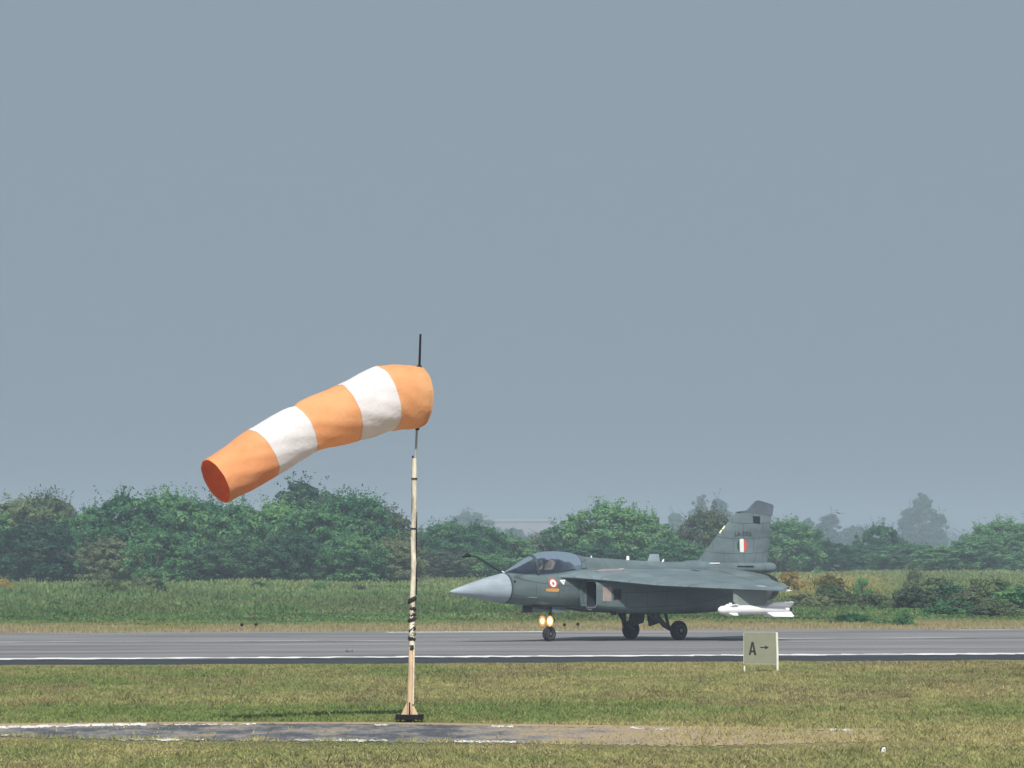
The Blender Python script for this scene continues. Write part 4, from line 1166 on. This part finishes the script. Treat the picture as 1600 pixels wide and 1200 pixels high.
# canopy: glass bubble with frames, seat and pilot inside
def canopy_glass():
    m, nt, b = mat_new('canopy_glass')
    N, L = nt.nodes, nt.links
    N.remove(b); o = [x for x in N if x.type == 'OUTPUT_MATERIAL'][0]
    tr = N.new('ShaderNodeBsdfTransparent'); tr.inputs[0].default_value = (0.66, 0.68, 0.82, 1)
    gl = N.new('ShaderNodeBsdfGlossy'); gl.inputs['Roughness'].default_value = 0.06; gl.inputs[0].default_value = (0.9, 0.95, 1, 1)
    fr = N.new('ShaderNodeFresnel'); fr.inputs[0].default_value = 1.40
    ml = N.new('ShaderNodeMath'); ml.operation = 'MULTIPLY_ADD'; ml.inputs[1].default_value = 1.0; ml.inputs[2].default_value = 0.05
    L.new(fr.outputs[0], ml.inputs[0])
    ms = N.new('ShaderNodeMixShader'); L.new(ml.outputs[0], ms.inputs[0]); L.new(tr.outputs[0], ms.inputs[1]); L.new(gl.outputs[0], ms.inputs[2])
    L.new(ms.outputs[0], o.inputs[0])
    return m
CT_ = [(2.10, .04, 2.10, 2.06), (2.44, .20, 2.27, 2.07), (3.2, .37, 2.635, 2.07), (3.46, .40, 2.705, 2.085), (3.75, .415, 2.74, 2.11), (4.1, .42, 2.75, 2.16), (4.5, .40, 2.73, 2.22), (4.74, .38, 2.695, 2.24), (5.12, .355, 2.615, 2.26)]
def can_sec(s, grow=0, n=24):
    xs = [t[0] for t in CT_]; hw_, zt_, zb_ = [float(np.interp(s, xs, [t[j] for t in CT_])) for j in (1, 2, 3)]
    hw_ += grow; zt_ += grow
    return [(s, -math.cos(math.pi * k / n) * hw_, zb_ - 0.02 + math.sin(math.pi * k / n) ** .9 * (zt_ - zb_ + .02)) for k in range(n + 1)]
glass = canopy_glass()
J('windscreen', loft([can_sec(s) for s in np.linspace(2.12, 3.14, 12)], False, False, closed=False), glass)
J('canopy', loft([can_sec(s) for s in np.linspace(3.20, 4.92, 18)], False, False, closed=False), glass)
J('canopy_frame', loft([can_sec(3.13, .012), can_sec(3.21, .012)], False, False, closed=False), gear_m)
J('canopy_rear_fairing', loft([can_sec(4.92, .008), can_sec(5.0, .006), can_sec(5.14, .0)], False, False, closed=False), grey_lit)
# coaming and cockpit interior
J('glare_shield', loft([section(2.55, .16, 2.20, 2.0), section(2.9, .26, 2.32, 2.0), section(3.1, .28, 2.36, 2.0), section(3.2, .27, 2.33, 2.0)]), seat_m)
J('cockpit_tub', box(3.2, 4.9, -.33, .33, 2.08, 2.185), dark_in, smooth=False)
J('ejection_seat', merge(box(4.22, 4.42, -.2, .2, 2.1, 2.58), box(4.16, 4.40, -.13, .13, 2.50, 2.66), box(3.85, 4.25, -.2, .2, 2.1, 2.2)), seat_m, smooth=False, bevel=.02)
J('avionics_deck', merge(box(4.45, 4.92, -.28, .28, 2.1, 2.42)), seat_m, smooth=False, bevel=.04)
J('radome_probe', tube([(2.12, 0, 2.10), (2.05, 0, 2.14)], [.03, .02], 8), white_m)
# pilot, one skinned body
def person(parent_loc):
    root = empty('person', tuple(Vector(parent_loc) + Vector((-.12 * math.cos(AY), -.12 * math.sin(AY), .04))), AY); tag(root, 'pilot in olive suit and white helmet seated under the jet canopy', 'person')
    pts = {'pelvis': (4.10, 0, 1.98), 'belly': (4.08, 0, 2.12), 'chest': (4.05, 0, 2.28), 'neck': (4.0, 0, 2.43), 'head': (3.97, 0, 2.50),
           'ls': (4.05, -.19, 2.36), 'le': (3.93, -.25, 2.16), 'lh': (3.66, -.22, 2.12), 'rs': (4.05, .19, 2.36), 're': (3.93, .25, 2.16), 'rh': (3.66, .2, 2.12),
           'lk': (3.62, -.13, 2.05), 'rk': (3.62, .13, 2.05), 'lf': (3.3, -.12, 1.75), 'rf': (3.3, .12, 1.75)}
    rad = dict(pelvis=.15, belly=.14, chest=.16, neck=.065, head=.07, ls=.075, le=.055, lh=.04, rs=.075, re=.055, rh=.04, lk=.08, rk=.08, lf=.05, rf=.05)
    ks = list(pts); E_ = [('pelvis', 'belly'), ('belly', 'chest'), ('chest', 'neck'), ('neck', 'head'), ('chest', 'ls'), ('ls', 'le'), ('le', 'lh'), ('chest', 'rs'), ('rs', 're'), ('re', 'rh'), ('pelvis', 'lk'), ('lk', 'lf'), ('pelvis', 'rk'), ('rk', 'rf')]
    me = bpy.data.meshes.new('body'); me.from_pydata([pts[k] for k in ks], [(ks.index(a), ks.index(b)) for a, b in E_], [])
    o = bpy.data.objects.new('body', me); COL.objects.link(o); o.parent = root
    sk = o.modifiers.new('skin', 'SKIN'); sb = o.modifiers.new('sub', 'SUBSURF'); sb.levels = 1; sb.render_levels = 1
    for i, k in enumerate(ks):
        me.skin_vertices[0].data[i].radius = (rad[k], rad[k]); me.skin_vertices[0].data[i].use_root = (i == 0)
    me.materials.append(paint('flight_suit', (0.30, 0.25, 0.17), .9, .15, 8))
    hv = [(3.97 + .145 * math.sin(p) * math.cos(q_), .125 * math.sin(p) * math.sin(q_), 2.535 + .14 * math.cos(p)) for p in np.linspace(.05, 2.35, 9) for q_ in np.linspace(0, 2 * math.pi, 19)[:-1]]
    hf = [(i * 18 + j, i * 18 + (j + 1) % 18, (i + 1) * 18 + (j + 1) % 18, (i + 1) * 18 + j) for i in range(8) for j in range(18)] + [tuple(range(18))[::-1]]
    put('helmet', (hv, hf), white_m, root, smooth=True)
    vv = [(3.97 + .150 * math.sin(p) * math.cos(q_), .130 * math.sin(p) * math.sin(q_), 2.535 + .14 * math.cos(p)) for p in np.linspace(1.15, 1.75, 5) for q_ in np.linspace(2.2, 4.08, 9)]
    put('visor', (vv, [(i * 9 + j, i * 9 + j + 1, (i + 1) * 9 + j + 1, (i + 1) * 9 + j) for i in range(4) for j in range(8)]), black, root, smooth=True)
    put('oxygen_mask', tube([(3.89, 0, 2.47), (3.82, 0, 2.46), (3.80, 0, 2.42), (3.86, 0, 2.34)], [.055, .045, .03, .02], 8), seat_m, root, smooth=True)
person(tuple(nose_w))
# refuelling probe, starboard of the nose
J('refuelling_probe', tube([(2.62, .40, 2.05), (2.36, .44, 2.15), (2.05, .45, 2.30), (1.80, .45, 2.415), (1.5, .45, 2.55), (1.35, .45, 2.60), (1.17, .45, 2.615), (0.98, .45, 2.60)], [.06, .055, .048, .043, .04, .038, .036, .04], 10), gear_m)
J('probe_tip', tube([(1.16, .45, 2.615), (1.06, .45, 2.625), (0.98, .45, 2.60), (0.86, .45, 2.575)], [.05, .062, .045, .018], 10), black)
# markings on the port nose side: follow fuselage section
def side_y(s, z):
    hw_, zt_, zb_ = smooth_interp(BT, s); zm = (zt_ + zb_) / 2; e = float(np.interp(s, [2, 5, 7, 11, 12.7], [2.1, 2.5, 3.0, 2.8, 2.1]))
    k = abs((z - zm) / ((zt_ - zm) if z > zm else (zm - zb_))); k = min(k, .98)
    return -hw_ * (1 - k ** e) ** (1 / e)
def side_patch(name, pts, mat, lift=.006):
    c = np.mean(np.array(pts), 0)
    v = [(s, side_y(s, z) - lift, z) for s, z in pts] + [(c[0], side_y(c[0], c[1]) - lift, c[1])]
    n = len(pts)
    return J(name, (v, [(i, (i + 1) % n, n) for i in range(n)]), mat, smooth=False)
rc = (3.60, 1.775)
side_patch('roundel_ring', ell(0, 2 * math.pi * .96, rc[0], rc[1], .175, .155, 20), paint('roundel_red', (0.50, 0.09, 0.06), .5, .03, 4), .007)
side_patch('roundel_disc', ell(0, 2 * math.pi * .96, rc[0], rc[1], .115, .115, 20), wht_f, .011)
side_patch('roundel_centre', ell(0, 2 * math.pi * .95, rc[0], rc[1], .042, .055, 14), paint('roundel_centre', (0.50, 0.12, 0.07), .5, .03, 4), .015)
side_patch('warning_triangle', [(3.86, 1.87), (4.10, 1.885), (3.99, 1.72)], wht_f, .008)
side_patch('warning_triangle_core', [(3.945, 1.845), (4.03, 1.85), (3.99, 1.79)], paint('pinkish', (0.6, 0.4, 0.4), .5, .03, 4), .012)
side_patch('name_band', [(3.32, 1.61), (3.32, 1.53), (3.79, 1.51), (3.83, 1.58), (3.78, 1.615), (3.5, 1.62)], paint('ochre_band', (0.62, 0.32, 0.07), .6, .2, 12), .008)
side_patch('stencil', [(2.72, 1.37), (2.72, 1.345), (3.02, 1.335), (3.02, 1.36)], paint('stencil_pale', (0.45, 0.5, 0.45), .6, .1, 9), .007)
J('static_port', tube([(2.19, side_y(2.3, 1.84) + .02, 1.84), (2.19, side_y(2.3, 1.84) - .03, 1.84)], .03, 8), black)
# spine antennas and lamps
J('beacon_light', tube([(7.11, 0, 2.46), (7.11, 0, 2.57), (7.11, 0, 2.60)], [.055, .05, .02], 10), white_m)
J('blade_antenna', (lambda b_: b_)(([(7.93, -.022, 2.42), (8.42, -.022, 2.42), (8.42, .022, 2.42), (7.93, .022, 2.42), (8.03, -.012, 2.655), (8.38, -.012, 2.66), (8.38, .012, 2.66), (8.03, .012, 2.655)],
    [(3, 2, 1, 0), (4, 5, 6, 7), (0, 1, 5, 4), (1, 2, 6, 5), (2, 3, 7, 6), (3, 0, 4, 7)])), radome_m, smooth=False)
J('antenna_stub', tube([(8.54, 0, 2.40), (8.60, 0, 2.49)], [.035, .02], 8), white_m)
J('antenna_stub', tube([(5.62, 0, 2.53), (5.62, 0, 2.61)], [.03, .015], 8), white_m)
J('antenna_stub', tube([(9.35, 0, 2.39), (9.35, 0, 2.50)], [.04, .03], 8), gear_m)
J('shoulder_fairing', loft([section(5.15, .02, 2.16, 2.12, yc=-.76), section(5.4, .07, 2.20, 2.08, yc=-.77), section(6.0, .08, 2.21, 2.08, yc=-.80), section(6.3, .02, 2.17, 2.13, yc=-.82)]), jet_paint('pink_grey', (0.26, 0.22, 0.24), False))
J('formation_light', box(6.05, 6.2, -.87, -.80, 2.19, 2.215), paint('lamp_cream', (0.7, 0.66, 0.6), .4, .03, 4), smooth=False)
J('belly_light', tube([(4.95, -.55, 1.0), (5.1, -.55, .97), (5.22, -.55, 1.0)], [.01, .035, .01], 8), white_m)
J('belly_antenna', box(6.1, 6.3, -.4, -.36, .78, .92), gear_m, smooth=False)
# landing gear
def wheel(name, s, y, r, w, out_):
    prof = [(-.5, .55), (-.5, .80), (-.42, .94), (-.25, 1.0), (.25, 1.0), (.42, .94), (.5, .80), (.5, .55)]
    wob = J(name, loft([[(s + math.cos(2 * math.pi * k / 28) * r * q_, y + a * w, r + math.sin(2 * math.pi * k / 28) * r * q_) for k in range(28)] for a, q_ in prof]), tyre_m)
    h = J('rim', loft([[(s + math.cos(2 * math.pi * k / 24) * r * q_, y + out_ * w * a, r + math.sin(2 * math.pi * k / 24) * r * q_) for k in range(24)] for a, q_ in ((.40, .60), (.52, .58), (.47, .5), (.38, .42), (.38, .2), (.60, .17), (.62, .02))]), hub_m, parent=wob)
    return wob
MR = .30
wheel('main_wheel', 8.22, -1.12, MR, .22, -1)
wheel('main_wheel', 8.22, 1.12, MR, .22, 1)
wheel('nose_wheel', 3.92, 0, .225, .17, -1)
for sd in (-1, 1):
    J('main_gear_leg', tube([(7.55, sd * .72, .95), (7.62, sd * .80, .72), (7.80, sd * .93, .46), (8.05, sd * .98, .33), (8.22, sd * 1.0, MR)], [.10, .09, .08, .07, .055], 10), gear_m)
    J('drag_strut', tube([(7.15, sd * .6, .95), (7.75, sd * .88, .52)], .045, 8), gear_m)
    J('shock_strut', tube([(7.95, sd * .75, .95), (7.98, sd * .92, .42)], .05, 8), gear_m)
    v = [(7.55, sd * .33, .92), (8.15, sd * .33, .92), (8.08, sd * .36, .52), (7.66, sd * .36, .42)]
    v += [(a, b_ + sd * .03, c) for a, b_, c in v]
    J('gear_door', (v, [(0, 1, 2, 3), (7, 6, 5, 4), (0, 4, 5, 1), (1, 5, 6, 2), (2, 6, 7, 3), (3, 7, 4, 0)]), gear_m, smooth=False)
J('nose_gear_leg', tube([(3.98, 0, 1.1), (3.95, 0, .8), (3.93, 0, .48)], [.06, .055, .045], 10), gear_m)
J('nose_gear_fork', tube([(3.93, -.02, .50), (3.93, -.115, .44), (3.92, -.115, .225)], .025, 8), gear_m)
J('nose_gear_fork', tube([(3.93, .02, .50), (3.93, .115, .44), (3.92, .115, .225)], .025, 8), gear_m)
J('torque_link', tube([(4.0, 0, .78), (4.16, 0, .64), (4.0, 0, .50)], .02, 6), gear_m)
J('nose_gear_door', box(3.05, 3.75, -.24, -.22, .90, 1.09), gear_m, smooth=False)
J('nose_gear_door', box(3.05, 3.75, .22, .24, .88, 1.09), gear_m, smooth=False)
J('nose_gear_door', box(3.80, 4.35, -.28, -.26, .88, 1.06), grey, smooth=False)
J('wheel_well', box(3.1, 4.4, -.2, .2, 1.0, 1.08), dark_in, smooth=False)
lens_m = emis('landing_light_lens', (1.0, 0.86, 0.55), 6.0)
lens_o = emis('landing_light_orange', (1.0, 0.55, 0.30), 2.6)
glare_m = emis('lamp_glare', (0.95, 0.42, 0.12), 0.75)  # glowing ring added round each lens to paint its orange glare
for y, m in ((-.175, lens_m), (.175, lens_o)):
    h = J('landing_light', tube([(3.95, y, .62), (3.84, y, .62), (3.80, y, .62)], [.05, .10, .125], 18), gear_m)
    J('glare_ring', loft([[(3.797, y + math.cos(2 * math.pi * k / 20) * r, .62 + math.sin(2 * math.pi * k / 20) * r) for k in range(20)] for r in (.165, .095)], False, False), glare_m, parent=h)
    J('lens', tube([(3.80, y, .62), (3.775, y, .62)], [.095, .075], 20), m, parent=h)
J('light_bracket', tube([(3.95, -.175, .62), (3.95, .175, .62)], .025, 8), gear_m)

# the store under the port wing
mis = empty('missile', tuple(nose_w + Vector((-.38 * math.cos(AY), -.38 * math.sin(AY), 0))), AY)
tag(mis, 'white missile with large tail fins hanging under the near wing of the jet', 'missile')
def M_(n, vf, m=white_m, smooth=True): return put(n, vf, m, mis, smooth)
Y = -3.55; Zc = .955
M_('missile_body', tube([(8.28, Y, Zc), (8.6, Y, Zc), (9.6, Y, Zc), (10.55, Y, Zc), (10.9, Y, Zc)], [.135, .145, .145, .135, .12], 20))
M_('seeker_head', tube([(8.28, Y, Zc), (8.16, Y, Zc), (8.08, Y, Zc), (8.05, Y, Zc)], [.135, .12, .075, .03], 20))
for k in range(4):
    a = R(45 + 90 * k); c, s_ = math.cos(a), math.sin(a)
    def fin_pl(pl, th=.012):
        v = [(x, Y + c * r - s_ * th, Zc + s_ * r + c * th) for x, r in pl] + [(x, Y + c * r + s_ * th, Zc + s_ * r - c * th) for x, r in pl]
        n = len(pl)
        return (v, [tuple(range(n)), tuple(range(2 * n - 1, n - 1, -1))] + [(i, (i + 1) % n, n + (i + 1) % n, n + i) for i in range(n)])
    M_('tail_fin', fin_pl([(9.95, .13), (10.15, .31), (10.92, .33), (11.0, .30), (10.98, .1), (10.6, .1)]), smooth=False)
    M_('canard', fin_pl([(8.35, .13), (8.52, .24), (8.72, .24), (8.72, .13)]), smooth=False)
M_('hanger_lug', box(8.50, 8.58, Y - .03, Y + .03, Zc + .14, Zc + .22), smooth=False)
M_('tail_nozzle', tube([(10.9, Y, Zc), (11.03, Y, Zc)], [.10, .085], 16), nozzle_m)
M_('launch_rail', box(8.75, 10.0, Y - .04, Y + .04, Zc + .143, 1.10), pylon_m, smooth=False)

# ------------------------------------------------------------------ haze
hz = mesh_obj('haze', *box(-1500, 1500, -70, 2450, -1.0, 19.0))
m = bpy.data.materials.new('haze'); m.use_nodes = True
nt = m.node_tree; nt.nodes.clear()
o = nt.nodes.new('ShaderNodeOutputMaterial'); pv = nt.nodes.new('ShaderNodeVolumePrincipled')
pv.inputs['Color'].default_value = (0.58, 0.71, 0.90, 1)
pv.inputs['Density'].default_value = 0.00052
pv.inputs['Anisotropy'].default_value = 0.0
nt.links.new(pv.outputs[0], o.inputs['Volume'])
hz.data.materials.append(m)
tag(hz, 'pale blue haze filling the air over the airfield', 'haze', kind='stuff')
